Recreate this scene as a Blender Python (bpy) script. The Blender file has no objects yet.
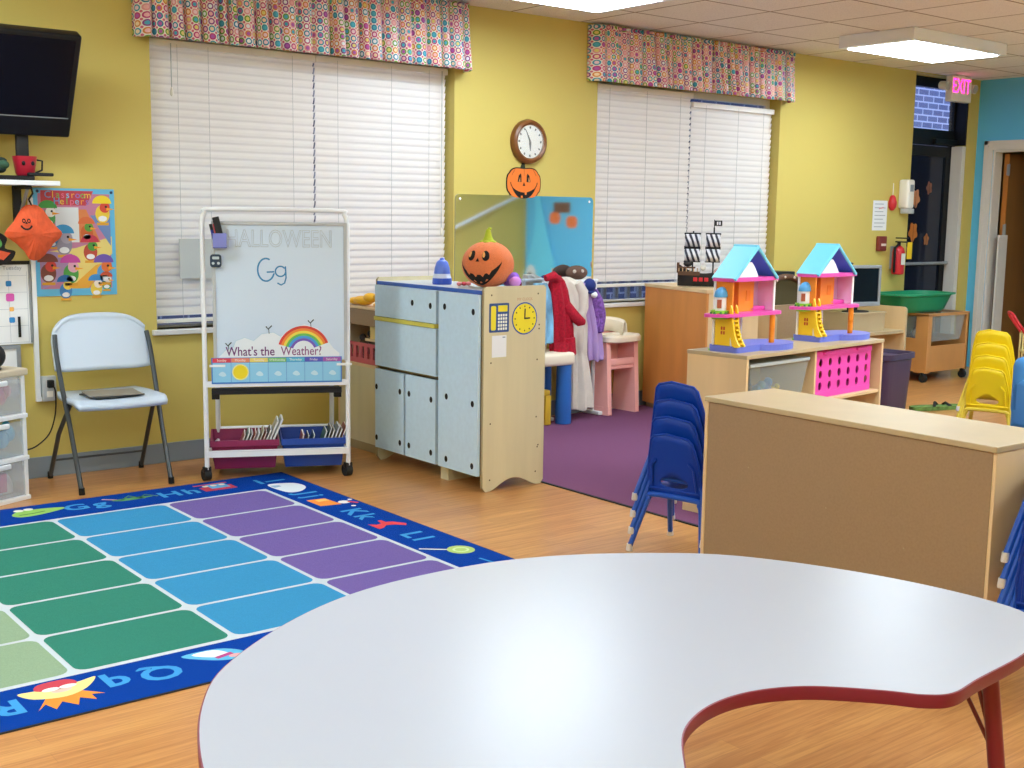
import bpy, bmesh, math, random
from mathutils import Matrix, Vector
C = bpy.context.scene.collection
PI = math.pi
random.seed(7)

# ------------------------------------------------------------------ materials
def lin(h):
    if isinstance(h, str):
        h = h.lstrip('#'); c = [int(h[i:i+2], 16)/255 for i in (0, 2, 4)]
    else: c = [x/255 for x in h]
    return tuple((x/12.92 if x <= .04045 else ((x+.055)/1.055)**2.4) for x in c) + (1.0,)
MATS = {}
def mat(name, col, rough=.5, metal=0., spec=.5, bump=0., bscale=80., var=0., vscale=6., alpha=1., trans=0., emit=0., sheen=0., stretch=None):
    if name in MATS: return MATS[name]
    m = bpy.data.materials.new(name); m.use_nodes = True
    nt = m.node_tree; b = nt.nodes['Principled BSDF']
    c = lin(col)
    b.inputs['Base Color'].default_value = c
    b.inputs['Roughness'].default_value = rough
    b.inputs['Metallic'].default_value = metal
    b.inputs['Specular IOR Level'].default_value = spec
    if alpha < 1: b.inputs['Alpha'].default_value = alpha
    if trans: b.inputs['Transmission Weight'].default_value = trans
    if emit:
        b.inputs['Emission Color'].default_value = c; b.inputs['Emission Strength'].default_value = emit
    if sheen: b.inputs['Sheen Weight'].default_value = sheen
    tc = None
    if bump or var:
        tc = nt.nodes.new('ShaderNodeTexCoord'); mp = nt.nodes.new('ShaderNodeMapping')
        nt.links.new(tc.outputs['Object'], mp.inputs['Vector'])
        if stretch: mp.inputs['Scale'].default_value = stretch
    if bump:
        n = nt.nodes.new('ShaderNodeTexNoise'); n.inputs['Scale'].default_value = bscale; n.inputs['Detail'].default_value = 3
        nt.links.new(mp.outputs[0], n.inputs['Vector'])
        bp = nt.nodes.new('ShaderNodeBump'); bp.inputs['Strength'].default_value = bump; bp.inputs['Distance'].default_value = .01
        nt.links.new(n.outputs['Fac'], bp.inputs['Height']); nt.links.new(bp.outputs[0], b.inputs['Normal'])
    if var:
        n = nt.nodes.new('ShaderNodeTexNoise'); n.inputs['Scale'].default_value = vscale; n.inputs['Detail'].default_value = 5
        nt.links.new(mp.outputs[0], n.inputs['Vector'])
        r = nt.nodes.new('ShaderNodeValToRGB'); e = r.color_ramp.elements
        e[0].position = .3; e[1].position = .7
        e[0].color = tuple(x*(1-var) for x in c[:3])+(1,); e[1].color = tuple(min(1, x*(1+var)) for x in c[:3])+(1,)
        nt.links.new(n.outputs['Fac'], r.inputs['Fac']); nt.links.new(r.outputs['Color'], b.inputs['Base Color'])
    MATS[name] = m
    return m

def nodes_mat(name):
    m = bpy.data.materials.new(name); m.use_nodes = True; MATS[name] = m
    return m, m.node_tree, m.node_tree.nodes['Principled BSDF']
def N(nt, typ, **kw):
    n = nt.nodes.new(typ)
    for k, v in kw.items():
        if k in n.inputs: n.inputs[k].default_value = v
        else: setattr(n, k, v)
    return n

def floor_mat():
    m, nt, b = nodes_mat('oak laminate')
    tc = N(nt, 'ShaderNodeTexCoord'); L = nt.links.new
    br = N(nt, 'ShaderNodeTexBrick'); br.offset = .37; br.offset_frequency = 2; br.squash = 1
    for k, v in dict(Scale=1., ).items(): br.inputs[k].default_value = v
    br.inputs['Mortar Size'].default_value = .0008; br.inputs['Brick Width'].default_value = .9; br.inputs['Row Height'].default_value = .066
    br.inputs['Bias'].default_value = 0.; br.inputs['Mortar Smooth'].default_value = .3
    br.inputs['Color1'].default_value = lin('#d29552'); br.inputs['Color2'].default_value = lin('#bd7c40'); br.inputs['Mortar'].default_value = lin('#9c6337')
    L(tc.outputs['Object'], br.inputs['Vector'])
    mp = N(nt, 'ShaderNodeMapping'); mp.inputs['Scale'].default_value = (1.3, 26, 1)
    L(tc.outputs['Object'], mp.inputs['Vector'])
    nz = N(nt, 'ShaderNodeTexNoise', Scale=2.2, Detail=7., Roughness=.62, Distortion=1.1); L(mp.outputs[0], nz.inputs['Vector'])
    rp = N(nt, 'ShaderNodeValToRGB'); e = rp.color_ramp.elements
    e[0].position = .33; e[0].color = lin('#8a4f22'); e[1].position = .62; e[1].color = lin('#d6a269')
    L(nz.outputs['Fac'], rp.inputs['Fac'])
    mx = N(nt, 'ShaderNodeMix', data_type='RGBA', blend_type='MIX'); mx.inputs[0].default_value = .42
    L(br.outputs['Color'], mx.inputs[6]); L(rp.outputs['Color'], mx.inputs[7]); L(mx.outputs[2], b.inputs['Base Color'])
    b.inputs['Roughness'].default_value = .28
    b.inputs['Specular IOR Level'].default_value = .6
    return m

def ceil_mat():
    m, nt, b = nodes_mat('acoustic ceiling tile'); L = nt.links.new
    tc = N(nt, 'ShaderNodeTexCoord'); mp = N(nt, 'ShaderNodeMapping'); mp.inputs['Location'].default_value = (-6.21+.61*20, -5.21+.61*20, 0)
    L(tc.outputs['Object'], mp.inputs['Vector'])
    br = N(nt, 'ShaderNodeTexBrick', Scale=1.); br.offset = 0; br.squash = 1
    br.inputs['Mortar Size'].default_value = .009; br.inputs['Brick Width'].default_value = .61; br.inputs['Row Height'].default_value = .61; br.inputs['Mortar Smooth'].default_value = .1
    br.inputs['Color1'].default_value = lin('#f3ece2'); br.inputs['Color2'].default_value = lin('#eee6da'); br.inputs['Mortar'].default_value = lin('#a08a70')
    L(mp.outputs[0], br.inputs['Vector'])
    nz = N(nt, 'ShaderNodeTexNoise', Scale=160., Detail=3.); L(tc.outputs['Object'], nz.inputs['Vector'])
    rp = N(nt, 'ShaderNodeValToRGB'); e = rp.color_ramp.elements
    e[0].position = .35; e[0].color = (.72, .72, .72, 1); e[1].position = .5; e[1].color = (1, 1, 1, 1)
    L(nz.outputs['Fac'], rp.inputs['Fac'])
    mx = N(nt, 'ShaderNodeMix', data_type='RGBA', blend_type='MULTIPLY'); mx.inputs[0].default_value = .6
    L(br.outputs['Color'], mx.inputs[6]); L(rp.outputs['Color'], mx.inputs[7]); L(mx.outputs[2], b.inputs['Base Color'])
    b.inputs['Roughness'].default_value = .9
    return m

def brick_mat():
    m, nt, b = nodes_mat('outside brick'); L = nt.links.new
    tc = N(nt, 'ShaderNodeTexCoord'); mp = N(nt, 'ShaderNodeMapping'); mp.inputs['Rotation'].default_value = (PI/2, 0, 0)
    L(tc.outputs['Object'], mp.inputs['Vector'])
    br = N(nt, 'ShaderNodeTexBrick', Scale=1.); br.inputs['Brick Width'].default_value = .21; br.inputs['Row Height'].default_value = .075; br.inputs['Mortar Size'].default_value = .009
    br.inputs['Color1'].default_value = lin('#7f86a6'); br.inputs['Color2'].default_value = lin('#6a7196'); br.inputs['Mortar'].default_value = lin('#e4e8f6')
    L(mp.outputs[0], br.inputs['Vector']); L(br.outputs['Color'], b.inputs['Base Color'])
    b.inputs['Roughness'].default_value = .9
    return m

def dot_fabric():
    m, nt, b = nodes_mat('dotted valance cloth'); L = nt.links.new
    uv = N(nt, 'ShaderNodeUVMap')
    mp = N(nt, 'ShaderNodeMapping'); mp.inputs['Scale'].default_value = (25, 25, 1); L(uv.outputs[0], mp.inputs['Vector'])
    def vor(scale, loc):
        v = N(nt, 'ShaderNodeTexVoronoi', Scale=scale, Randomness=.0); v.voronoi_dimensions = '2D'
        mm = N(nt, 'ShaderNodeMapping'); mm.inputs['Location'].default_value = loc; L(mp.outputs[0], mm.inputs['Vector']); L(mm.outputs[0], v.inputs['Vector'])
        return v
    v = vor(1., (0, 0, 0))
    sep = N(nt, 'ShaderNodeSeparateColor'); L(v.outputs['Color'], sep.inputs[0])
    cr = N(nt, 'ShaderNodeValToRGB'); cr.color_ramp.interpolation = 'CONSTANT'
    cols = ['#3f9db8', '#c2417f', '#8f3f8f', '#e59aa0', '#6fa33c', '#d98a45', '#2f86ac']
    e = cr.color_ramp.elements; e[0].color = lin(cols[0]); e[1].position = 1/7; e[1].color = lin(cols[1])
    for i in range(2, 7):
        k = e.new(i/7); k.color = lin(cols[i])
    L(sep.outputs[0], cr.inputs['Fac'])
    # second colour for the centres
    c2 = N(nt, 'ShaderNodeValToRGB'); c2.color_ramp.interpolation = 'CONSTANT'
    col2 = ['#4fb0c8', '#efd0d8', '#b65fb0', '#f0b9bc', '#e6d880', '#f3d9b4', '#e8eef0']
    e = c2.color_ramp.elements; e[0].color = lin(col2[0]); e[1].position = 1/7; e[1].color = lin(col2[1])
    for i in range(2, 7):
        k = e.new(i/7); k.color = lin(col2[i])
    L(sep.outputs[1], c2.inputs['Fac'])
    base = lin('#efe6da')
    def step(src, t):
        mth = N(nt, 'ShaderNodeMath', operation='LESS_THAN'); L(src, mth.inputs[0]); mth.inputs[1].default_value = t; return mth.outputs[0]
    m1 = N(nt, 'ShaderNodeMix', data_type='RGBA'); m1.inputs[6].default_value = base
    L(step(v.outputs['Distance'], .44), m1.inputs[0]); L(cr.outputs[0], m1.inputs[7])
    m2 = N(nt, 'ShaderNodeMix', data_type='RGBA'); L(step(v.outputs['Distance'], .26), m2.inputs[0]); L(m1.outputs[2], m2.inputs[6]); L(c2.outputs[0], m2.inputs[7])
    v2 = vor(1., (.5, .5, 0))
    m3 = N(nt, 'ShaderNodeMix', data_type='RGBA'); L(step(v2.outputs['Distance'], .17), m3.inputs[0]); L(m2.outputs[2], m3.inputs[6])
    s2 = N(nt, 'ShaderNodeSeparateColor'); L(v2.outputs['Color'], s2.inputs[0]); L(s2.outputs[0], cr.inputs['Fac']) if False else None
    m3.inputs[7].default_value = lin('#d56a86')
    L(m3.outputs[2], b.inputs['Base Color'])
    b.inputs['Roughness'].default_value = .9
    return m

# ------------------------------------------------------------------ mesh builder
class MB:
    def __init__(s):
        s.v = []; s.f = []; s.m = []; s.sm = []; s.mats = []; s.T = Matrix.Identity(4); s.uv = {}
    def mi(s, m):
        if m not in s.mats: s.mats.append(m)
        return s.mats.index(m)
    def add(s, vs, fs, m, smooth=False):
        o = len(s.v); k = s.mi(m)
        s.v += [tuple(s.T @ Vector(p)) for p in vs]
        for f in fs:
            s.f.append(tuple(i+o for i in f)); s.m.append(k); s.sm.append(smooth)
        return s
    def at(s, loc=(0, 0, 0), rz=0, rx=0, ry=0):
        s.T = Matrix.Translation(loc) @ Matrix.Rotation(rz, 4, 'Z') @ Matrix.Rotation(ry, 4, 'Y') @ Matrix.Rotation(rx, 4, 'X'); return s
    def frame(s, o, ex, ey):
        ex = Vector(ex).normalized(); ey = Vector(ey).normalized(); ez = ex.cross(ey)
        s.T = Matrix(((ex.x, ey.x, ez.x, o[0]), (ex.y, ey.y, ez.y, o[1]), (ex.z, ey.z, ez.z, o[2]), (0, 0, 0, 1))); return s
    def box(s, c, d, m, bev=0., taper=None):
        bm = bmesh.new(); bmesh.ops.create_cube(bm, size=1)
        for v in bm.verts:
            t = 1.
            if taper and v.co.z < 0: t = taper
            v.co = Vector((v.co.x*d[0]*t, v.co.y*d[1]*t, v.co.z*d[2]))
        if bev:
            bmesh.ops.bevel(bm, geom=bm.edges[:], offset=min(bev, min(d)*.45), segments=3, profile=.5, affect='EDGES')
        vs = [tuple(v.co+Vector(c)) for v in bm.verts]; bm.verts.index_update()
        fs = [tuple(v.index for v in f.verts) for f in bm.faces]; bm.free()
        return s.add(vs, fs, m, bool(bev))
    def b2(s, a, b, m, bev=0.):
        return s.box([(a[i]+b[i])/2 for i in range(3)], [abs(b[i]-a[i]) for i in range(3)], m, bev)
    def tube(s, pts, r, m, n=10, closed=False, caps=True):
        P = [Vector(p) for p in pts]; k = len(P); R = r if isinstance(r, (list, tuple)) else [r]*k
        vs = []; fs = []; up = None
        for i, p in enumerate(P):
            if closed: t = (P[(i+1) % k]-P[i-1]).normalized()
            else: t = (P[min(i+1, k-1)]-P[max(i-1, 0)]).normalized()
            if up is None:
                a = Vector((0, 0, 1)) if abs(t.z) < .9 else Vector((1, 0, 0))
                up = (a-t*a.dot(t)).normalized()
            else: up = (up-t*up.dot(t)).normalized()
            sd = t.cross(up)
            for j in range(n):
                q = 2*PI*j/n; vs.append(tuple(p+(up*math.cos(q)+sd*math.sin(q))*R[i]))
        for i in range(k if closed else k-1):
            a = i*n; b = ((i+1) % k)*n
            for j in range(n): fs.append((a+j, a+(j+1) % n, b+(j+1) % n, b+j))
        s.add(vs, fs, m, True)
        if caps and not closed:
            o = len(s.v)-len(vs)
            for idx in (tuple(reversed(range(n))), tuple(range((k-1)*n, k*n))):
                s.f.append(tuple(i+o for i in idx)); s.m.append(s.mi(m)); s.sm.append(False)
        return s
    def cyl(s, a, b, r, m, r2=None, n=16): return s.tube([a, b], [r, r if r2 is None else r2], m, n)
    def lathe(s, prof, m, c=(0, 0, 0), n=24, sx=1., sy=1., caps=True):
        vs = []; fs = []
        for r, z in prof:
            for j in range(n):
                q = 2*PI*j/n; vs.append((c[0]+r*sx*math.cos(q), c[1]+r*sy*math.sin(q), c[2]+z))
        for i in range(len(prof)-1):
            for j in range(n): fs.append((i*n+j, i*n+(j+1) % n, (i+1)*n+(j+1) % n, (i+1)*n+j))
        if caps:
            fs.append(tuple(reversed(range(n)))); fs.append(tuple(range((len(prof)-1)*n, len(prof)*n)))
        return s.add(vs, fs, m, True)
    def ell(s, c, r, m, nu=20, nv=12, fn=None):
        vs = []; fs = []
        for i in range(nv+1):
            a = -PI/2+PI*i/nv
            for j in range(nu):
                q = 2*PI*j/nu; k = fn(q, a) if fn else 1
                vs.append((c[0]+r[0]*k*math.cos(a)*math.cos(q), c[1]+r[1]*k*math.cos(a)*math.sin(q), c[2]+r[2]*math.sin(a)*(k if fn else 1)))
        for i in range(nv):
            for j in range(nu): fs.append((i*nu+j, i*nu+(j+1) % nu, (i+1)*nu+(j+1) % nu, (i+1)*nu+j))
        return s.add(vs, fs, m, True)
    def prism(s, poly, z0, z1, m, m_side=None):
        n = len(poly); a = sum(poly[i][0]*poly[(i+1) % n][1]-poly[(i+1) % n][0]*poly[i][1] for i in range(n))
        if a < 0: poly = poly[::-1]
        vs = [(x, y, z0) for x, y in poly]+[(x, y, z1) for x, y in poly]
        s.add(vs, [tuple(reversed(range(n))), tuple(range(n, 2*n))], m)
        return s.add(vs, [(i, (i+1) % n, (i+1) % n+n, i+n) for i in range(n)], m_side or m)
    def flat(s, poly, z, m):
        n = len(poly); a = sum(poly[i][0]*poly[(i+1) % n][1]-poly[(i+1) % n][0]*poly[i][1] for i in range(n))
        if a < 0: poly = poly[::-1]
        return s.add([(x, y, z) for x, y in poly], [tuple(range(n))], m)
    def disc(s, x, y, r, z, m, ry=None, n=20, a0=0, a1=2*PI):
        ry = r if ry is None else ry
        return s.flat([(x+r*math.cos(a0+(a1-a0)*i/n), y+ry*math.sin(a0+(a1-a0)*i/n)) for i in range(n if a1-a0 > 6.28 else n+1)], z, m)
    def ring(s, x, y, r0, r1, z, m, a0=0, a1=2*PI, n=24, sy=1.):
        vs = []; fs = []
        for i in range(n+1):
            q = a0+(a1-a0)*i/n
            for r in (r0, r1): vs.append((x+r*math.cos(q), y+r*sy*math.sin(q), z))
        for i in range(n): fs.append((2*i, 2*i+1, 2*i+3, 2*i+2))
        return s.add(vs, fs, m)
    def stroke(s, pts, w, z, m):
        """flat pen stroke"""
        P = [Vector((p[0], p[1], 0)) for p in pts]; k = len(P); vs = []
        for i, p in enumerate(P):
            t = (P[min(i+1, k-1)]-P[max(i-1, 0)]).normalized(); nn = Vector((-t.y, t.x, 0))*w/2
            for q in (p+nn, p-nn): vs.append((q.x, q.y, z))
        return s.add(vs, [(2*i, 2*i+1, 2*i+3, 2*i+2) for i in range(k-1)], m)
    def strip(s, up, lo, n, fn, m):
        """band between two curves up(t), lo(t), mapped to 3D by fn(x,y)"""
        vs = []; R = 4
        for i in range(n+1):
            t = i/n; a = up(t); b = lo(t)
            for j in range(R+1): k = j/R; vs.append(fn(a[0]*(1-k)+b[0]*k, a[1]*(1-k)+b[1]*k))
        fs = [(i*(R+1)+j, i*(R+1)+j+1, (i+1)*(R+1)+j+1, (i+1)*(R+1)+j) for i in range(n) for j in range(R)]
        return s.add(vs, fs, m)
    def text(s, t, size, x, y, z, m, align='CENTER', outline=0., rot=0., sx=1., ext=0., bold=0.):
        cu = bpy.data.curves.new('t', 'FONT'); cu.body = t; cu.size = size; cu.align_x = align; cu.align_y = 'CENTER'; cu.resolution_u = 3
        if outline: cu.fill_mode = 'NONE'; cu.bevel_depth = outline; cu.bevel_resolution = 0
        if ext: cu.extrude = ext
        if bold: cu.offset = bold
        o = bpy.data.objects.new('t', cu); C.objects.link(o)
        dg = bpy.context.evaluated_depsgraph_get(); me = bpy.data.meshes.new_from_object(o.evaluated_get(dg))
        c, n = math.cos(rot), math.sin(rot)
        vs = [(x+(v.co.x*sx)*c-v.co.y*n, y+(v.co.x*sx)*n+v.co.y*c, z+(v.co.z if (ext or outline) else 0)) for v in me.vertices]; fs = [tuple(p.vertices) for p in me.polygons]
        bpy.data.objects.remove(o); bpy.data.curves.remove(cu); bpy.data.meshes.remove(me)
        return s.add(vs, fs, m)
    def loft(s, rings, m, caps=True):
        n = len(rings[0]); vs = [p for r in rings for p in r]; k = len(rings)
        fs = [(i*n+j, i*n+(j+1) % n, (i+1)*n+(j+1) % n, (i+1)*n+j) for i in range(k-1) for j in range(n)]
        s.add(vs, fs, m, True)
        if caps: s.add(list(rings[0]), [tuple(reversed(range(n)))], m); s.add(list(rings[-1]), [tuple(range(n))], m)
        return s
    def grid(s, fn, nu, nv, m, smooth=True):
        vs = [fn(i/nu, j/nv) for i in range(nu+1) for j in range(nv+1)]
        return s.add(vs, [(i*(nv+1)+j, (i+1)*(nv+1)+j, (i+1)*(nv+1)+j+1, i*(nv+1)+j+1) for i in range(nu) for j in range(nv)], m, smooth)
    def build(s, name, parent=None, solid=0., bevel=0., sharp=35, weld=False):
        me = bpy.data.meshes.new(name); me.from_pydata(s.v, [], s.f)
        for m in s.mats: me.materials.append(m)
        me.polygons.foreach_set('material_index', s.m); me.polygons.foreach_set('use_smooth', s.sm)
        me.update()
        if weld or solid:
            bm = bmesh.new(); bm.from_mesh(me); bmesh.ops.remove_doubles(bm, verts=bm.verts, dist=1e-5); bm.to_mesh(me); bm.free()
        if any(s.sm): me.set_sharp_from_angle(angle=math.radians(sharp))
        o = bpy.data.objects.new(name, me); C.objects.link(o)
        if parent is not None: o.parent = parent
        if solid:
            md = o.modifiers.new('thickness', 'SOLIDIFY'); md.thickness = solid; md.offset = 0
        if bevel:
            md = o.modifiers.new('bevel', 'BEVEL'); md.width = bevel; md.segments = 2; md.limit_method = 'ANGLE'; md.angle_limit = math.radians(40)
        return o

def tag(o, label, cat, group=None):
    o['label'] = label; o['category'] = cat
    if group: o['group'] = group
    return o
def thing(name, label, cat, loc=(0, 0, 0), rz=0., group=None):
    o = bpy.data.objects.new(name, None); C.objects.link(o); o.empty_display_size = .1
    o.location = loc; o.rotation_euler = (0, 0, rz)
    return tag(o, label, cat, group)
def struct(o, kind='structure'):
    o['kind'] = kind; return o
def dup(root, loc, rz=None, label=None, group=None):
    r = root.copy(); C.objects.link(r); r.location = loc
    if rz is not None: r.rotation_euler = (0, 0, rz)
    if label: r['label'] = label
    if group: r['group'] = group
    for ch in list(root.children):
        c = ch.copy(); C.objects.link(c); c.parent = r
        for g in list(ch.children):
            d = g.copy(); C.objects.link(d); d.parent = c
    return r
def cat_rom(P, k=6, closed=True):
    out = []; n = len(P)
    for i in range(n if closed else n-1):
        p0, p1, p2, p3 = (P[(i+d) % n] if closed else P[min(max(i+d, 0), n-1)] for d in (-1, 0, 1, 2))
        for j in range(k):
            t = j/k
            out.append(tuple(.5*((2*b)+(c-a)*t+(2*a-5*b+4*c-d)*t*t+(-a+3*b-3*c+d)*t**3) for a, b, c, d in zip(p0, p1, p2, p3)))
    if not closed: out.append(tuple(P[-1]))
    return out
def rrect(x0, y0, x1, y1, r, k=4):
    P = []
    for cx, cy, a in ((x1-r, y1-r, 0), (x0+r, y1-r, PI/2), (x0+r, y0+r, PI), (x1-r, y0+r, 3*PI/2)):
        for i in range(k+1): q = a+PI/2*i/k; P.append((cx+r*math.cos(q), cy+r*math.sin(q)))
    return P

# ------------------------------------------------------------------ material table
M = dict(
 yellow=mat('yellow wall paint', '#d0bc66', .55, spec=.3, bump=.03, bscale=60),
 teal=mat('teal wall paint', '#66c4f5', .6, spec=.3, bump=.03, bscale=60),
 white=mat('white plastic', '#eceef0', .4), offwhite=mat('warm white plastic', '#efe9dc', .4),
 whitemetal=mat('white enamel metal', '#e9ebee', .35), base=mat('grey vinyl baseboard', '#7f8a93', .5),
 trimw=mat('white trim paint', '#dcdad6', .5), blind=mat('blind slat vinyl', '#f8f4f2', .5),
 black=mat('black plastic', '#101114', .4, spec=.35), matte=mat('matte black', '#17181a', .7), screen=mat('dark screen', '#0b0c12', .25, spec=.2),
 chrome=mat('nickel', '#e4e6e8', .3, .45), grey=mat('grey plastic', '#8d9296', .45), lgrey=mat('light grey plastic', '#b9bdbf', .4),
 tube=mat('charcoal steel tube', '#4d5357', .35, .6),
 maple=mat('maple laminate', '#dfc193', .45, var=.10, vscale=5, stretch=(1, 1, .12)),
 maple_end=mat('birch plywood panel', '#d5c9a2', .5, var=.08, vscale=9, stretch=(1, 1, .1)),
 maple_top=mat('pale maple top', '#b9a47f', .4, var=.05, vscale=5),
 hard=mat('tan hardboard', '#9a7e5e', .6, var=.06, vscale=120),
 oak=mat('orange oak laminate', '#d58d48', .45, var=.10, vscale=7, stretch=(1, 1, .2)),
 cartwood=mat('honey wood', '#c98f52', .45, var=.08, vscale=6, stretch=(1, 1, .2)),
 edgewood=mat('grey brown edge', '#a8956f', .5),
 ltblue=mat('pale blue laminate', '#c8e2f4', .4, var=.03, vscale=40), dkblue=mat('dark blue laminate', '#2c56a8', .4),
 yel=mat('yellow laminate', '#d8cf5a', .4), yel2=mat('bright yellow print', '#f0dd28', .5), 
 tabletop=mat('white table laminate', '#a9acb5', .28, spec=.4), maroon=mat('dark red edge', '#7a1630', .4), redleg=mat('dark red enamel', '#7a1828', .35),
 blue=mat('royal blue chair plastic', '#00389c', .42, spec=.35), bluel=mat('royal blue enamel', '#1650b4', .35),
 ychair=mat('yellow chair plastic', '#f6d40c', .42), ychairl=mat('yellow enamel', '#e0c43c', .35),
 purple=mat('purple carpet', '#835376', .95, spec=.1, bump=.5, bscale=900, var=.10, vscale=220), 
 rblue=mat('rug royal blue', '#003c98', .95, spec=.1, bump=.4, bscale=900, var=.07, vscale=260),
 rpur=mat('rug purple', '#7360a0', .95, spec=.1, bump=.4, bscale=900, var=.08, vscale=260),
 rsky=mat('rug sky blue', '#3b8fbe', .95, spec=.1, bump=.4, bscale=900, var=.08, vscale=260),
 rgrn=mat('rug green', '#36826f', .95, spec=.1, bump=.4, bscale=900, var=.08, vscale=260),
 rlime=mat('rug pale green', '#92ab8c', .95, spec=.1, bump=.4, bscale=900, var=.08, vscale=260),
 rwht=mat('rug white line', '#c2cad0', .95, spec=.1), rlet=mat('rug letter blue', '#3f93d0', .95, spec=.1),
 dark=mat('dark binding', '#15171c', .8),
 red=mat('red plastic', '#c8202c', .45), orange=mat('orange plastic', '#f08a1c', .45), green=mat('green plastic', '#1f8f62', .45), lime=mat('lime plastic', '#86cf35', .45),
 pink=mat('hot pink plastic', '#e24fae', .4), lilac=mat('lilac plastic', '#ddb8e0', .45), sky=mat('sky blue plastic', '#6fcbe8', .4), roofin=mat('cobalt plastic', '#4a80ea', .45),
 peri=mat('periwinkle plastic', '#6a76d8', .4), toyyel=mat('toy yellow plastic', '#f6c81e', .4), 
 magenta=mat('magenta plastic', '#ec48b4', .4), dkpur=mat('dark purple plastic', '#40304f', .4),
 hcpink=mat('salmon pink plastic', '#ffbdb6', .45), cream=mat('cream plastic', '#efe4cd', .45), legblue=mat('toy table blue', '#2c6fc2', .4), legyel=mat('toy table yellow', '#d3a92a', .45),
 crimson=mat('crimson bin plastic', '#86204e', .45), binblue=mat('blue bin plastic', '#1f47a0', .45),
 plush=mat('orange plush', '#e57c48', .95, bump=.5, bscale=260, sheen=.1, var=.06, vscale=90), stem=mat('yellow green felt', '#b3bf30', .9, bump=.3, bscale=200),
 face=mat('black felt', '#140d0b', .9), orangecut=mat('orange card', '#ee7a26', .7),
 redfur=mat('red plush', '#b8102e', .95, bump=.9, bscale=160, sheen=.0, var=.25, vscale=70), wcloth=mat('cream cloth', '#ddd6cb', .95, bump=.3, bscale=120, var=.04, vscale=20),
 lav=mat('lavender satin', '#b79ad6', .5, bump=.2, bscale=60), purp=mat('purple patterned cloth', '#8458b0', .8, var=.45, vscale=60), navy=mat('navy cloth', '#1b2f78', .8), 
 brown=mat('brown plush', '#6b4f42', .95, bump=.5, bscale=200), brownwood=mat('dark brown wood', '#5d3a22', .5, var=.15, vscale=9),
 chairwhite=mat('white blow moulded plastic', '#c6d3e2', .4), clockrim=mat('walnut clock rim', '#7a4a24', .35, var=.12, vscale=20), paper=mat('white paper', '#e9ebee', .8), ink=mat('dark ink', '#22262b', .8),
 board=mat('dry erase board', '#cfe0f2', .16, spec=.5), frost=mat('frosted plastic', '#dfe6ee', .3, alpha=.28), clear=mat('clear tub plastic', '#c9d4d6', .15, alpha=.2),
 doorwood=mat('brown door veneer', '#8a6134', .4, var=.12, vscale=6, stretch=(1, 1, .1)), dooredge=mat('orange door edge', '#b5712c', .5),
 bronze=mat('dark bronze frame', '#15171c', .4, .4),
 cyan=mat('cyan card', '#6fdaff', .6),
)
M['floor'] = floor_mat(); M['ceil'] = ceil_mat(); M['brick'] = brick_mat(); M['dots'] = dot_fabric()
def simple(h, r=.6): return mat('flat '+h, h, r)
# ================================================================== THE ROOM
WY = 6.345; RX = 10.63; CZ = 2.71; LX = -2.6; RY = -.44
WT = .16
struct(MB().b2((LX-.2, RY-.2, -.06), (13, WY+.3, 0), M['floor']).build('floor'))
struct(MB().b2((LX-.2, RY-.2, CZ), (13, WY+.3, CZ+.06), M['ceil']).build('ceiling'))
W1 = (2.545, 4.54, .745, 2.33); W2 = (5.765, 7.74, .775, 2.34); ED = (9.58, 10.46, 0, 2.70)
w = MB()
def wcol(x0, x1, zs):
    for a, b in zs: w.b2((x0, WY, a), (x1, WY+WT, b), M['yellow'])
wcol(LX, W1[0], [(0, CZ)]); wcol(W1[0], W1[1], [(0, W1[2]), (W1[3], CZ)]); wcol(W1[1], W2[0], [(0, CZ)])
wcol(W2[0], W2[1], [(0, W2[2]), (W2[3], CZ)]); wcol(W2[1], ED[0], [(0, CZ)]); wcol(ED[0], ED[1], [(ED[3], CZ)]); wcol(ED[1], RX, [(0, CZ)])
struct(w.build('wall_back'))
# right wall, with the doorway
DY0, DY1, DZ = 5.2, 6.165, 2.06
w = MB(); w.b2((RX, DY1, 0), (RX+.13, WY+WT, CZ), M['teal']).b2((RX, DY0, DZ), (RX+.13, DY1, CZ), M['teal']).b2((RX, RY, 0), (RX+.13, DY0, CZ), M['teal'])
struct(w.build('wall_right'))
struct(MB().b2((LX-.15, RY, 0), (LX, WY+WT, CZ), M['yellow']).build('wall_left'))
struct(MB().b2((LX-.15, RY-.15, 0), (RX+.13, RY, CZ), M['yellow']).build('wall_rear'))
hallm = simple('#8b7a5c', .8)
struct(MB().b2((12.2, 4, 0), (12.35, 7, CZ), hallm).b2((RX+.13, 6.5, 0), (12.2, 6.65, CZ), hallm).b2((RX+.13, 4., 0), (12.2, 4.1, CZ), hallm).build('wall_hall'))
# baseboards
def bb(name, a, b): struct(MB().b2(a, b, M['base']).build(name, bevel=.003))
bb('baseboard_back', (LX, WY-.012, 0), (ED[0], WY, .11))
bb('baseboard_left', (LX, RY, 0), (LX+.012, WY-.012, .11))
bb('baseboard_rear', (LX+.012, RY, 0), (RX, RY+.012, .11))
bb('baseboard_right', (RX-.012, RY+.012, 0), (RX, DY0-.1, .11))
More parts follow.
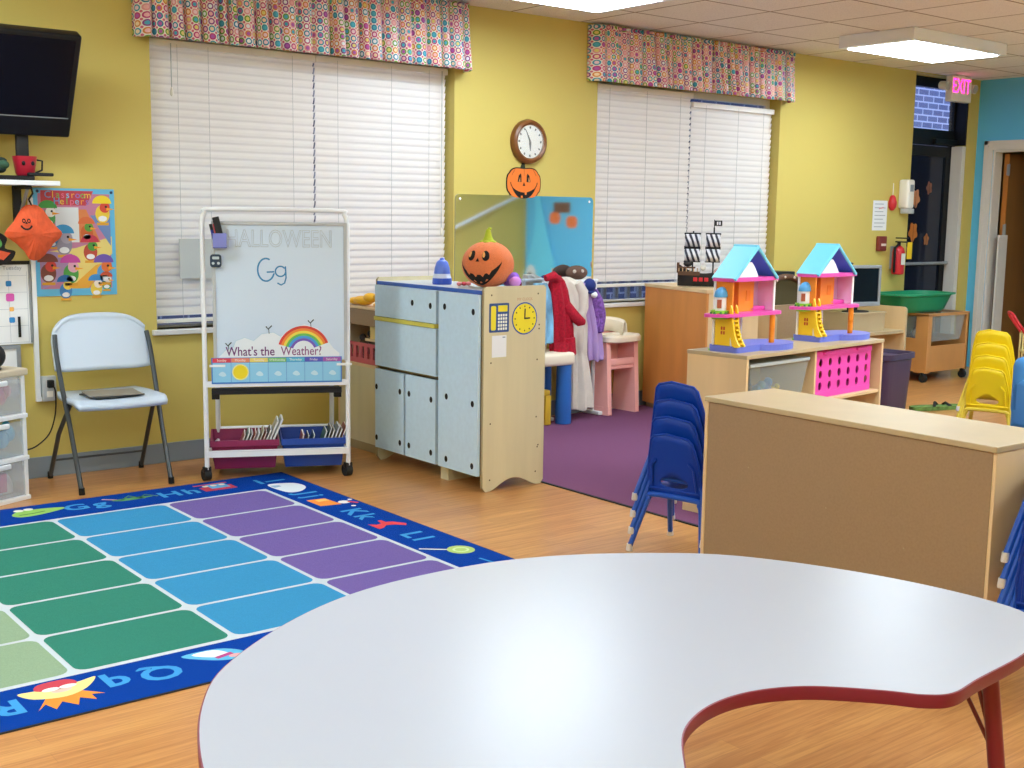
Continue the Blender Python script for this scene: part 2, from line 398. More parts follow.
# door casing
t = MB(); cw = .085
t.b2((RX-.02, DY1, 0), (RX, DY1+cw, DZ+cw), M['trimw']).b2((RX-.02, DY0-cw, 0), (RX, DY0, DZ+cw), M['trimw']).b2((RX-.02, DY0, DZ), (RX, DY1, DZ+cw), M['trimw'])
t.b2((RX-.027, DY1+.045, 0), (RX-.02, DY1+cw, DZ+cw), M['trimw']).b2((RX-.027, DY0-cw, DZ+.045), (RX-.02, DY1+cw, DZ+cw), M['trimw'])
t.b2((RX, DY1-.02, 0), (RX+.13, DY1, DZ), M['trimw']).b2((RX, DY0, 0), (RX+.13, DY0+.02, DZ), M['trimw']).b2((RX, DY0+.02, DZ-.02), (RX+.13, DY1-.02, DZ), M['trimw'])
struct(t.build('trim_1', bevel=.003))
# brown door standing open into the hall
d = struct(thing('door_2', 'brown wooden door standing open beyond the white frame in the teal wall', 'door', (RX+.15, DY1-.03, 0)))
MB().b2((.012, -.045, .01), (.93, 0, 2.03), M['doorwood']).build('leaf', d, bevel=.002)
o = MB().b2((0, -.046, .01), (.012, .001, 2.03), M['dooredge']).build('edge_strip', d)
for z in (1.32, 1.88): MB().b2((-.03, -.06, z-.05), (.004, -.044, z+.05), M['grey']).cyl((-.012, -.058, z-.055), (-.012, -.058, z+.055), .008, M['grey']).build('hinge', d)
o = MB().b2((-.13, -.075, .0), (.02, -.055, 1.27), M['trimw']).build('finger_guard', d, bevel=.004); o['label'] = 'white hinge guard along the lower half of the door'
MB().b2((.40, -.06, 1.32), (.47, -.045, 1.55), M['black']).b2((.41, -.085, 1.40), (.46, -.06, 1.43), M['grey']).build('hook_plate', d, bevel=.004)

# ------------------------------------------------------------------ windows
glassm = mat('window glass', '#27406f', .05, spec=.6, alpha=.35)
def window(name, W):
    r = struct(thing(name, 'white framed window behind closed blinds', 'window', ((W[0]+W[1])/2, WY+.13, W[2])))
    hw = (W[1]-W[0])/2; h = W[3]-W[2]; f = MB()
    f.b2((-hw, -.02, 0), (hw, .03, .015), M['trimw']).b2((-hw, -.02, h-.05), (hw, .03, h), M['trimw'])
    for x in (-hw, hw-.05, -.025): f.b2((x, -.02, .015), (x+.05, .03, h-.05), M['trimw'])
    f.build('window_frame', r, bevel=.003)
    MB().b2((-hw+.05, 0, .015), (-.025, .006, h-.05), glassm).build('pane', r); MB().b2((.025, 0, .015), (hw-.05, .006, h-.05), glassm).build('pane', r)
    MB().b2((-hw-.03, -.16, -.03), (hw+.03, -.02, 0), M['trimw']).build('window_sill', r, bevel=.005)
    return r
window('window_1', W1); window('window_2', W2)

def blind(x0, x1, zb, zt, label, cords, group, pull=None, yy=6.425):
    w2 = (x1-x0)/2; r = thing('window_blind', label, 'blind', ((x0+x1)/2, yy, zb), 0, group)
    h = zt-zb; b = MB(); n = round((h-.065)/.043); pitch = (h-.065)/n
    for i in range(n):
        z = h-.045-pitch*i; a = math.radians(70); cs, sn = math.cos(a)*.025, math.sin(a)*.025
        pts = [(-cs, sn), (-cs*.2-.004, sn*.33), (cs*.35-.004, -sn*.33), (cs, -sn)]
        vs = []
        for x in (-w2+.004, w2-.004):
            for (y, dz) in pts: vs.append((x, y, z+dz))
            for (y, dz) in reversed(pts): vs.append((x, y+.0025, z+dz))
        b.add(vs, [(k, (k+1) % 8, (k+1) % 8+8, k+8) for k in range(8)]+[tuple(range(8)), tuple(range(15, 7, -1))], M['blind'])
    b.build('slats', r)
    MB().b2((-w2, -.03, h-.04), (w2, .03, h), M['blind']).build('head_rail', r, bevel=.003)
    MB().b2((-w2, -.026, 0), (w2, .022, .022), M['offwhite']).build('bottom_rail', r, bevel=.004)
    for c in cords:
        MB().tube([(c-(x0+x1)/2, -.03, .02), (c-(x0+x1)/2, -.03, h-.02)], .0011, M['lgrey'], 6).build('ladder_cord', r)
    if pull:
        px, pz0 = pull
        MB().tube([(px-(x0+x1)/2, -.042, pz0-zb), (px-(x0+x1)/2, -.042, h-.02)], .003, M['lgrey'], 6).lathe([(.003, .04), (.008, .02), (.009, 0), (.004, -.01)], M['offwhite'], (px-(x0+x1)/2, -.042, pz0-zb-.03), 10).build('pull_cord', r)
    return r
G = 'blinds in the wall windows'
blind(2.555, 3.572, .772, 2.31, 'white slatted blind behind the top of the dry erase easel, left half of its window', (2.72, 2.9, 3.42), G, (2.68, 2.05))
blind(3.575, 4.525, .772, 2.31, 'white slatted blind above the pale blue play kitchen cabinet', (3.72, 4.1, 4.38), G, (4.47, 1.3))
blind(5.775, 6.787, .885, 2.32, 'white slatted blind to the left of the toy pirate ship sails, above the highchair', (5.93, 6.3, 6.65), G)
blind(6.79, 7.73, .885, 2.26, 'white slatted blind behind the pirate ship and the front dollhouse roof', (6.93, 7.3, 7.6), G)
# thin flat grey rectangle in front of the blind
o = MB().b2((2.70, 6.378, 1.02), (2.93, 6.384, 1.24), simple('#bcbfbd', .5)).build('grey_patch'); tag(o, 'plain grey patch against the blind left of the easel', 'paper')
# outside, beyond the glass
struct(MB().b2((2, 8.3, -.2), (15, 8.5, 4.5), M['brick']).build('wall_outside'))
pr = thing('porch_railing', 'white railing pickets glimpsed under the right hand window blind', 'railing', (6.4, 6.95, .5))
MB().b2((-1.6, -.02, .0), (1.6, .02, .05), M['trimw']).build('bottom_bar', pr)
for i in range(14): MB().b2((-.9+i*.13, -.015, .05), (-.9+i*.13+.035, .015, .44), M['trimw']).build('picket', pr)

# valances
def valance(x0, x1, z0, z1, label, seed):
    rnd = random.Random(seed); L = x1-x0; n = 420; nv = 16
    ph = []; x = 0
    while x < L+.2: ph.append(x); x += rnd.uniform(.05, .13)
    amp = [rnd.uniform(.5, 1.2) for _ in ph]
    def fold(u):
        x = u*L
        for i in range(len(ph)-1):
            if ph[i] <= x < ph[i+1]:
                t = (x-ph[i])/(ph[i+1]-ph[i]); return (amp[i]*math.sin(PI*t)**.55)
        return 0
    F = [fold(i/n) for i in range(n+1)]; S = [0]
    for i in range(n): S.append(S[-1]+math.hypot(L/n, .08*(F[i+1]-F[i])))
    b = MB(); off = len(b.v)
    def fn(u, v):
        i = round(u*n); k = .35+.65*v
        # header gather at top, small ruffle
        y = WY-.075-.085*F[i]*k-(.012*math.sin(i*.9) if v < .12 else 0)
        e = min(u*L, (1-u)*L)
        if e < .04: y = WY-.004-(WY-.004-y)*(e/.04)**.5
        z = z1-(z1-z0)*v-.012*F[i]*v
        return (x0+u*L, y, z)
    b.grid(fn, n, nv, M['dots']); o = b.build('valance', solid=.004, sharp=180)
    uv = o.data.uv_layers.new(name='UVMap')
    for lp in o.data.loops:
        p = o.data.vertices[lp.vertex_index].co; i = min(n, max(0, round((p.x-x0)/L*n)))
        uv.data[lp.index].uv = (S[i], p.z)
    tag(o, label, 'valance', 'dotted valances over the windows'); return o
valance(2.455, 4.605, 2.30, 2.70, 'pleated dotted valance over the window behind the easel, running off the top of the photo', 3)
valance(5.66, 7.81, 2.32, 2.695, 'pleated dotted valance over the window behind the pirate ship and dollhouses', 5)

# ------------------------------------------------------------------ exit door (glazed, black frame)
d = struct(thing('door_1', 'black framed glass exit door with transom, paper leaves on its glass', 'door', (ED[0], WY+.12, 0)))
ew = ED[1]-ED[0]; darkglass = mat('dark door glass', '#1b2233', .08, spec=.35, alpha=.93); clearg = mat('transom glass', '#dfe8f4', .04, alpha=.10)
f = MB()
for x0, x1 in ((0, .06), (ew-.05, ew)): f.b2((x0, 0, 0), (x1, .05, ED[3]), M['bronze'])
f.b2((.06, 0, ED[3]-.09), (ew-.05, .05, ED[3]), M['bronze']).b2((.06, 0, 2.09), (ew-.05, .05, 2.235), M['bronze']).b2((ew-.02, -.115, 2.1), (ew, 0, ED[3]), M['bronze'])
f.build('door_frame', d, bevel=.003)
f = MB(); f.b2((.065, .005, .01), (.14, .045, 2.085), M['bronze']).b2((ew-.13, .005, .01), (ew-.055, .045, 2.085), M['bronze']).b2((.14, .005, .01), (ew-.13, .045, .2), M['bronze']).b2((.14, .005, 1.99), (ew-.13, .045, 2.085), M['bronze'])
f.build('door_leaf', d, bevel=.002)
MB().b2((.14, .02, .2), (ew-.13, .026, 1.99), darkglass).build('pane', d)
MB().b2((.06, .02, 2.235), (ew-.05, .026, ED[3]-.09), clearg).build('transom_pane', d)
MB().tube([(.1, 0, 1.0), (.1, -.05, 1.0), (ew-.09, -.05, 1.0), (ew-.09, 0, 1.0)], .014, M['grey'], 8).build('push_bar', d)
MB().b2((.5, -.04, 2.10), (ew-.02, -.001, 2.15), M['bronze']).build('door_closer', d, bevel=.005)
MB().b2((.42, .055, .2), (.47, .085, 1.95), simple('#8d95a6')).build('curtain_edge', d)
t = struct(MB().b2((ED[1]-.06, WY+.004, 0), (ED[1], WY+.119, 2.09), M['trimw']).build('trim_2', bevel=.003))
def leaf_poly(s, k): return [(s*(1+.16*math.cos(5*q+k))*math.cos(q)*.9, s*(1+.16*math.cos(5*q+k))*math.sin(q)*1.15) for q in [2*PI*i/40 for i in range(40)]]
for i, (x, z, s, c, lab) in enumerate([(.17, 1.74, .07, '#b06a3e', 'brown paper leaf on the exit door glass, beside the soap dispenser top'), (.31, 1.60, .085, '#c98a5e', 'tan paper leaf on the exit door glass, upper right of the dispenser'), (.30, 1.29, .09, '#c8762a', 'large orange paper leaf at mid height on the exit door glass'), (.52, 1.70, .06, '#8a5a48', 'small dull brown paper leaf high on the right of the exit door glass'), (.18, 1.12, .055, '#8b5236', 'dark russet paper leaf low on the exit door glass'), (.52, 1.22, .055, '#a86a3a', 'small orange paper leaf right of the large one on the exit door glass')]):
    b = MB().frame((ED[0]+x, WY+.137, z), (1, 0, 0), (0, 0, 1)); b.prism(leaf_poly(s*.8, i), 0, .002, simple(c)); b.stroke([(0, -s), (0, s*.7)], .006, .0025, simple('#5a3018'))
    tag(b.build('paper_leaf'), lab, 'leaf', 'paper leaves on the exit door')

# exit sign
r = thing('exit_sign', 'white exit sign with glowing pink letters hanging from the ceiling by the glass door', 'sign', (10.12, 6.24, CZ))
MB().b2((-.16, -.02, -.24), (.16, .05, -.012), M['offwhite']).build('housing', r, bevel=.008)
MB().b2((-.06, -.01, -.014), (.06, .04, 0), M['offwhite']).build('canopy', r)
em = mat('exit letters', '#ff2f9a', .5, emit=1.6)
b = MB().frame((-.012, -.0215, -.108), (1, 0, 0), (0, 0, 1)); b.text('EXIT', .185, 0, 0, 0, em, sx=.78, ext=.001); b.build('lettering', r)['label'] = 'glowing pink EXIT letters'
for s in (-1, 1): MB().at((s*.225, .03, -.10)).cyl((0, .03, 0), (0, -.045, -.012), .035, M['offwhite'], .042).cyl((0, -.045, -.012), (0, -.05, -.013), .036, M['lgrey']).b2((-.05 if s > 0 else 0, 0, -.012), (0 if s > 0 else .05, .02, .012), M['offwhite']).build('emergency_lamp', r)

# ------------------------------------------------------------------ ceiling lights (room lamps, plus unseen fixtures added as fill)
lens = mat('lit diffuser', '#e2f3ff', .5, emit=10)
def ceiling_light(x, y, label):
    r = thing('ceiling_light', label, 'light', (x, y, CZ), 0, 'surface mounted ceiling lights')
    b = MB(); b.b2((-.6, -.31, -.088), (.6, .31, 0), M['whitemetal']); b.build('housing', r, bevel=.006)
    MB().b2((-.535, -.275, -.094), (.535, .275, -.0885), lens).build('diffuser', r)
    return r
l0 = ceiling_light(7.98, 5.235, 'lit ceiling light nearest the exit sign')
dup(l0, (4.50, 5.29, CZ), label='lit ceiling light between the two valances at the top edge')
for x, y, lb in ((1.0, 5.29, 'lit ceiling light above the rug, outside the left top of the photo'), (1.0, 2.6, 'lit ceiling light over the near end of the rug, outside the photo'), (4.5, 2.6, 'lit ceiling light above the tan shelf, outside the photo'), (7.98, 2.6, 'lit ceiling light above the yellow chairs, outside the photo'), (4.5, .45, 'lit ceiling light behind the kidney table, outside the photo'), (8., .45, 'lit ceiling light by the teal wall behind the camera'), (1.0, .45, 'added fill light above the camera'), (6.25, 2.6, 'added fill light above the dollhouse shelf, outside the photo'), (6.25, .45, 'added fill light to the right of the camera'), (9.6, 2.6, 'added fill light close to the teal wall, outside the photo'), (-1.5, 5.29, 'added fill light in the left corner beyond the photo'), (-1.5, 2.6, 'added fill light along the left wall beyond the photo'), (-1.5, .45, 'added fill light in the corner behind the camera')):  # fill lights: unseen fixtures added to brighten upright faces and the right side
    dup(l0, (x, y, CZ), label=lb)

# ------------------------------------------------------------------ on the wall, middle
# mirror
mir = mat('mirror glass', '#dfe6ee', .035, 1.)
r = thing('wall_mirror', 'wide mirror with rounded corners on the yellow wall under the pumpkin cutout', 'mirror', (5.145, WY, 1.17))
b = MB().frame((0, -.001, 0), (1, 0, 0), (0, 0, 1)); b.prism(rrect(-.597, -.34, .597, .355, .03), 0, .006, mir, M['grey']); b.build('glass', r)
for x in (-.56, .56):
    for z in (-.31, .325): MB().frame((x, -.007, z), (1, 0, 0), (0, 0, 1)).lathe([(.009, 0), (.008, .002), (.003, .003)], M['white'], n=12).build('screw', r)
# clock
r = thing('wall_clock', 'round wooden wall clock with white dial above the pumpkin cutout', 'clock', (5.14, WY, 1.882))
b = MB().frame((0, 0, 0), (1, 0, 0), (0, 0, 1)); b.lathe([(.145, 0), (.148, .015), (.14, .04), (.125, .05), (.112, .042), (.108, .03)], M['clockrim'], n=48); b.build('rim', r)
b = MB().frame((0, -.031, 0), (1, 0, 0), (0, 0, 1)); b.disc(0, 0, .109, 0, simple('#e6e3da', .5), n=40)
for k in range(12):
    a = k*PI/6; b.stroke([(.085*math.sin(a), .085*math.cos(a)), (.1*math.sin(a), .1*math.cos(a))], .011 if k % 3 else .014, .0006, M['ink'])
b.build('dial', r)
def hand(a, l, wd, name, z): MB().frame((0, z, 0), (1, 0, 0), (0, 0, 1)).flat([(wd*math.cos(a), -wd*math.sin(a)), (-wd*math.cos(a), wd*math.sin(a)), (l*math.sin(a)-.3*wd*math.cos(a), l*math.cos(a)+.3*wd*math.sin(a)), (l*math.sin(a)+.3*wd*math.cos(a), l*math.cos(a)-.3*wd*math.sin(a))], 0, M['ink']).build(name, r)
hand(PI*.985, .062, .011, 'hour_hand', -.033); hand(-PI/6*.9, .088, .008, 'minute_hand', -.034)
MB().frame((0, -.044, 0), (1, 0, 0), (0, 0, 1)).prism([(.109*math.cos(2*PI*i/36), .109*math.sin(2*PI*i/36)) for i in range(36)], 0, .002, mat('clock glass', '#f2f6f6', .05, alpha=.12)).build('clock_glass', r)

def pumpkin_outline(w, h, k=60):
    P = []
    for i in range(k):
        q = 2*PI*i/k; x = math.cos(q); y = math.sin(q)
        rr = 1/((abs(x)**2.8+abs(y)**2.8)**(1/2.8)); rr *= 1+.035*math.cos(6*q) if abs(y) > .5 else 1
        P.append((w*x*rr, h*y*rr))
    return P
def face_flat(b, s, z, m):
    for sx in (-1, 1):
        b.flat([(s*(.30*sx-.13), s*.10), (s*(.30*sx+.13), s*.10), (s*(.27*sx+.09), s*.42), (s*(.22*sx), s*.55), (s*(.27*sx-.09), s*.42)], z, m)
        b.flat([(s*(.32*sx-.015), s*.12), (s*(.32*sx+.06), s*.12), (s*(.29*sx+.02), s*.36)], z+.0006, simple('#f3b06a'))
    b.flat([(-s*.09, -s*.1), (s*.09, -s*.1), (0, s*.1)], z, m)
    up = [(s*x, s*(-.16-.28*(1-(x/.8)**2))) for x in [-.8+1.6*i/14 for i in range(15)]]
    lo = [(s*x, s*(-.20-.56*(1-(abs(x)/.8)**2.6))) for x in [.8-1.6*i/14 for i in range(15)]]
    b.flat(up+lo, z, m)
    for x, y0 in ((-.14, -.73), (.12, -.43)): b.flat([(s*(x-.08), s*y0), (s*(x+.08), s*y0), (s*(x+.05), s*(y0+(.12 if y0 < -.5 else -.13))), (s*(x-.05), s*(y0+(.12 if y0 < -.5 else -.13)))], z+.0006, M['orangecut'])
    for sx in (-1, 1): b.stroke([(sx*s*.9, s*.08), (sx*s*.86, -s*.06), (sx*s*.76, -s*.2)], .006, z, m)
r = thing('pumpkin_cutout', 'flat grinning orange pumpkin cutout on the wall between clock and mirror', 'decoration', (5.112, WY-.001, 1.608))
b = MB().frame((0, 0, 0), (1, 0, 0), (0, 0, 1)); b.prism(pumpkin_outline(.148, .104), 0, .005, M['face']); b.prism(pumpkin_outline(.141, .097), .005, .007, M['orangecut'])
for x in (-.07, .07, 0): b.stroke([(x*1.1, .093), (x*1.5, .05)], .003, .0075, simple('#8a3a10'))
b.build('card', r)
b = MB().frame((0, -.0076, -.005), (1, 0, 0), (0, 0, 1)); face_flat(b, .128, 0, M['face']); b.build('face', r)
b = MB().frame((0, 0, 0), (1, 0, 0), (0, 0, 1)); b.prism([(-.03, .095), (.012, .095), (.006, .12), (.016, .15), (-.008, .152), (-.016, .125)], 0, .006, simple('#1d2a16')); b.build('stem', r)

# ------------------------------------------------------------------ on the wall, right
r = thing('soap_dispenser', 'grey white soap dispenser on the yellow wall beside the exit door', 'dispenser', (9.46, WY, 1.62))
MB().b2((-.055, -.10, -.12), (.055, 0, .135), M['offwhite'], .02).build('body', r); MB().b2((-.04, -.115, -.165), (.04, -.02, -.12), M['lgrey'], .008).build('push_lever', r)
MB().b2((-.02, -.102, .03), (.03, -.0995, .09), M['grey']).build('window_slot', r)
r = thing('fire_extinguisher', 'red fire extinguisher with yellow tag hanging on the wall by the exit', 'extinguisher', (9.355, WY-.075, .915))
MB().lathe([(.03, 0), (.052, .006), (.055, .02), (.055, .20), (.045, .235), (.022, .255)], M['red'], n=20).build('cylinder', r)
MB().cyl((0, 0, .25), (0, 0, .29), .016, M['black']).b2((-.014, -.08, .285), (.014, .03, .297), M['black']).b2((-.012, -.09, .32), (.012, .03, .33), M['black']).build('valve', r)
MB().tube([(-.02, -.01, .27), (-.07, -.01, .24), (-.072, -.01, .1), (-.07, -.01, .02)], .011, M['black'], 8).build('hose', r)
MB().b2((.02, -.075, .14), (.09, -.071, .29), simple('#f0c81a')).build('tag', r)['label'] = 'yellow inspection tag'
MB().frame((-.01, -.057, .14), (1, 0, 0), (0, 0, 1)).flat(rrect(-.03, -.05, .03, .05, .004), 0, simple('#e8e2dc')).build('label_sticker', r)
MB().b2((-.02, .05, .05), (.02, .075, .25), M['grey']).build('wall_bracket', r)
b = MB().frame((9.147, WY-.002, 1.435), (1, 0, 0), (0, 0, 1)); b.prism([(-.105, -.13), (.105, -.13), (.105, .13), (-.105, .13)], 0, .001, M['paper'])
for k in range(7): b.stroke([(-.08, .1-k*.033), (.05+.03*(k % 2), .1-k*.033)], .007, .0015, simple('#a9aeb4'))
b.stroke([(-.02, .06), (.05, .07)], .012, .0016, simple('#d9a0a8')); tag(b.build('notice'), 'white printed notice on the yellow wall left of the dispenser', 'notice')
r = thing('alarm_pull', 'small dark red alarm box on the wall below the notice', 'alarm', (9.17, WY, 1.19))
MB().b2((-.055, -.04, -.065), (.055, 0, .065), simple('#7d2d25'), .008).build('box', r); MB().b2((-.03, -.05, -.02), (.03, -.04, .0), simple('#d8c8c0')).build('handle', r)
r = thing('hanging_tassel', 'red tassel hanging on a white string left of the dispenser', 'tassel', (9.30, WY-.02, 1.48))
MB().lathe([(.012, 0), (.035, .03), (.04, .07), (.025, .12), (.012, .135)], M['red'], n=14).build('bell', r); MB().cyl((0, 0, .13), (0, 0, .24), .003, M['white']).build('string', r)

# ------------------------------------------------------------------ on the wall, left
r = thing('television', 'black flat television tilted down high on the left wall', 'television', (1.60, 6.11, 2.0))
tilt = .47
def tv(b): b.T = Matrix.Rotation(tilt, 4, 'X'); return b
tv(MB()).b2((-.46, -.035, -.265), (.46, .04, .265), M['black'], .012).build('casing', r)
tv(MB()).b2((-.43, -.037, -.155), (.43, -.034, .24), M['screen']).build('screen', r)
tv(MB()).b2((-.44, -.0365, -.163), (.44, -.0345, -.158), M['grey']).build('bezel_line', r)
MB().b2((-.06, .02, -.05), (.06, .235, .05), M['matte']).b2((-.12, .215, -.12), (.12, .235, .12), M['matte']).build('wall_mount', r)
r = thing('wall_shelf', 'short white wall shelf under the television', 'shelf', (1.5, WY, 1.52))
MB().b2((-.45, -.24, -.012), (.475, 0, .012), M['white']).build('board', r, bevel=.003)
for x in (-.3, .33): MB().b2((x-.014, -.2, -.03), (x+.014, 0, -.012), M['matte']).b2((x-.02, -.02, -.26), (x+.02, 0, -.012), M['matte']).tube([(x, -.19, -.03), (x, -.01, -.2)], .009, M['grey'], 8).build('bracket', r)
r = thing('disc_player', 'flat black disc player lying on the white wall shelf', 'player', (1.46, 6.215, 1.532))
MB().b2((-.38, -.09, 0), (.40, .09, .022), M['black'], .005).build('casing', r); MB().b2((.05, -.0915, .006), (.2, -.0895, .014), M['grey']).build('disc_slot', r)
o = MB().at((1.90, 6.17, 1.555)).b2((-.06, -.02, 0), (.06, .02, .016), M['matte'], .005).build('remote_control'); tag(o, 'black remote control at the right end of the disc player', 'remote')
r = thing('mug', 'red face mug with black eyes under the television', 'mug', (1.845, 6.23, 1.556))
MB().lathe([(.038, 0), (.045, .01), (.058, .095), (.054, .095), (.042, .015)], simple('#bb2238', .35), n=24).build('body', r)
MB().tube([(.05, 0, .08), (.085, 0, .075), (.082, 0, .03), (.05, 0, .015)], .005, M['black'], 8).build('handle', r)
for x in (-.02, .024): MB().ell((x, -.05, .06), (.009, .006, .011), M['black'], 10, 8).build('eye', r)
o = MB().at((1.835, 6.23, 1.57)).b2((-.03, -.015, 0), (.03, .015, .19), M['matte'], .008).build('eraser_brush'); tag(o, 'black brush standing upright in the red mug', 'brush')
b = MB(); rnd = random.Random(4)
for k in range(16): b.ell((1.66+rnd.uniform(-.07, .08), 6.2+rnd.uniform(-.05, .05), 1.568+rnd.uniform(.0, .06)), (.03, .025, .022), simple('#33553f' if k % 3 else '#22332b', .9), 10, 6)
tag(b.build('garland'), 'dark green garland heap left of the red mug', 'garland')
# orange hanging ghost
r = thing('hanging_pumpkin', 'orange tissue pumpkin with smiling face hanging below the wall shelf', 'decoration', (1.86, 6.20, 1.27))
ol = [(.0, .145), (.045, .13), (.10, .055), (.145, .0), (.10, -.05), (.055, -.105), (.02, -.13), (-.02, -.125), (-.045, -.085), (-.09, -.04), (-.135, 0), (-.09, .06), (-.045, .13)]
def ring3(s, y): return [(x*s, y+.004*math.sin(i*2.1)*s, z*s) for i, (x, z) in enumerate(cat_rom(ol, 4))]
ghost = mat('orange tissue', '#dd5a30', .85, bump=.5, bscale=40, var=.12, vscale=30)
MB().loft([ring3(.05, .045), ring3(.5, .035), ring3(.85, .018), ring3(1., 0), ring3(.85, -.02), ring3(.5, -.04), ring3(.05, -.05)], ghost).build('body', r)
b = MB().frame((-.045, -.054, .05), (1, 0, .0), (0, .25, 1)); 
for x in (-.010, .014): b.ring(x, .015, .0045, .009, .001, M['face'], sy=1.3, n=14)
b.stroke([(.026*math.cos(q), -.002+.026*math.sin(q)) for q in [PI+.25+(PI-.5)*i/12 for i in range(13)]], .009, .002, M['face']); b.flat([(-.006, 0), (.008, 0), (.001, .012)], .002, M['face']); b.build('face', r)
MB().tube([(0, 0, .14), (-.012, 0, .17), (.008, 0, .2), (0, 0, .237)], .005, M['black'], 6).build('cord', r)
r = thing('hanging_card', 'black edged orange and green card hanging left of the tissue pumpkin', 'decoration', (1.685, 6.24, 1.20))
MB().frame((0, 0, 0), (1, 0, 0), (0, 0, 1)).prism(cat_rom([(-.1, .05), (0, .08), (.06, .05), (.05, 0), (.1, -.02), (.05, -.08), (-.1, -.08)], 4), 0, .004, M['face']).build('backing', r)
MB().frame((0, -.0042, 0), (1, 0, 0), (0, 0, 1)).prism(cat_rom([(-.08, .03), (0, .06), (.035, .03), (.02, 0), (-.08, -.01)], 4), 0, .001, simple('#57a04a')).prism([(0, -.005), (.075, -.025), (.04, -.06), (-.02, -.04)], 0, .001, simple('#d0502a')).build('coloured_panels', r)
MB().cyl((0, -.002, .07), (0, -.002, .31), .002, M['black']).build('cord', r)

# poster
r = thing('poster', 'colourful classroom helpers poster with cartoon birds on the left wall', 'poster', (2.118, WY-.003, 1.224))
b = MB().frame((0, 0, 0), (1, 0, 0), (0, 0, 1)); c_ = lambda h: simple(h, .45)
b.prism([(-.21, -.277), (.21, -.277), (.21, .277), (-.21, .277)], 0, .001, c_('#5fb4dc'))
b.flat([(-.185, -.24), (.185, -.24), (.185, .25), (-.185, .25)], .0015, c_('#c07a9a')); b.flat([(-.17, .19), (.06, .19), (.10, .265), (-.17, .265)], .0018, c_('#c03a4a'))
b.flat([(-.1, .0), (.02, .0), (.02, .18), (-.1, .18)], .0019, c_('#dfe3e6')); b.flat([(-.18, -.05), (.0, -.03), (.19, .03), (.19, -.06), (.0, -.22), (-.04, -.22), (-.1, -.1)], .0019, c_('#ead27a'))
b.flat([(-.18, -.04), (-.02, -.06), (-.08, -.2), (-.18, -.24)], .002, c_('#a98bb5')); b.flat([(.02, .0), (.13, .0), (.06, .17), (.02, .17)], .002, c_('#d8804a')); b.flat([(.08, .14), (.185, -.02), (.185, .14)], .002, c_('#6a86b8'))
b.flat([(-.04, -.24), (.06, -.24), (.17, -.1), (.1, -.12)], .0021, c_('#e8a83a'))
def bird(x, y, s, cap, body, bib):
    b.disc(x, y-.012*s, .036*s, .0024, c_(body), .045*s); b.disc(x+.012*s, y+.02*s, .026*s, .0026, c_(bib)); b.flat([(x+.02*s, y+.02*s), (x+.06*s, y+.012*s), (x+.02*s, y+.005*s)], .0028, c_('#f0a020'))
    b.disc(x-.002*s, y+.04*s, .048*s, .003, c_(cap), .04*s, a0=0, a1=PI); b.disc(x+.018*s, y+.024*s, .006*s, .0032, c_('#141414')); b.disc(x, y-.035*s, .022*s, .003, c_('#e8e8ea'), .014*s)
    b.flat([(x-.03*s, y-.055*s), (x+.03*s, y-.055*s), (x+.03*s, y-.068*s), (x-.03*s, y-.068*s)], .0026, c_('#e0a030'))
for a in [(-.135, .135, 1, '#3d9a42', '#4aa050', '#f0f0e8'), (.145, .16, 1.05, '#ecd02a', '#e8c63a', '#d04030'), (-.06, .0, 1.15, '#3a9ad0', '#8f8a9a', '#a8a0b0'), (.075, -.04, 1., '#c8364e', '#c04a3a', '#4f9a3a'), (-.145, -.145, 1.1, '#7a3a30', '#7a4034', '#d04038'), (-.03, -.15, 1.1, '#c848a0', '#4aa048', '#e0a8c0'), (.145, -.15, 1.1, '#7258b0', '#5a9ad0', '#e07038'), (-.06, -.24, .9, '#2a70b0', '#3a80c0', '#f0d050'), (.06, .06, .9, '#d86a3a', '#d0642c', '#5a9a3c'), (.10, -.235, .85, '#3a88c8', '#e8c84a', '#f0e0d0'), (-.12, .02, .8, '#6a5a2c', '#3a8ac0', '#d8a060'), (.155, -.21, .7, '#c05030', '#58a044', '#e8e0d0')]: bird(*a)
b.build('print', r)
b = MB().frame((0, -.0022, 0), (1, 0, 0), (0, 0, 1))
cols = ['#58a0d8', '#e8c040', '#60b050', '#e07090', '#70b8e0', '#f0a040', '#8a70c0', '#60b050', '#e8c040', '#e07090']
def colour_text(t, size, x, y, step):
    for k, ch in enumerate(t): b.text(ch, size, x+k*step, y, .001, c_(cols[k % len(cols)]))
colour_text('Classroom', .05, -.135, .243, .0255); colour_text('Helpers', .05, -.09, .21, .026); b.build('lettering', r)
for x in (-.185, .195): MB().frame((x, -.002, .26), (1, 0, 0), (0, 0, 1)).lathe([(.008, 0), (.006, .003), (.002, .004)], simple('#2a3a5a'), n=10).build('tack', r)

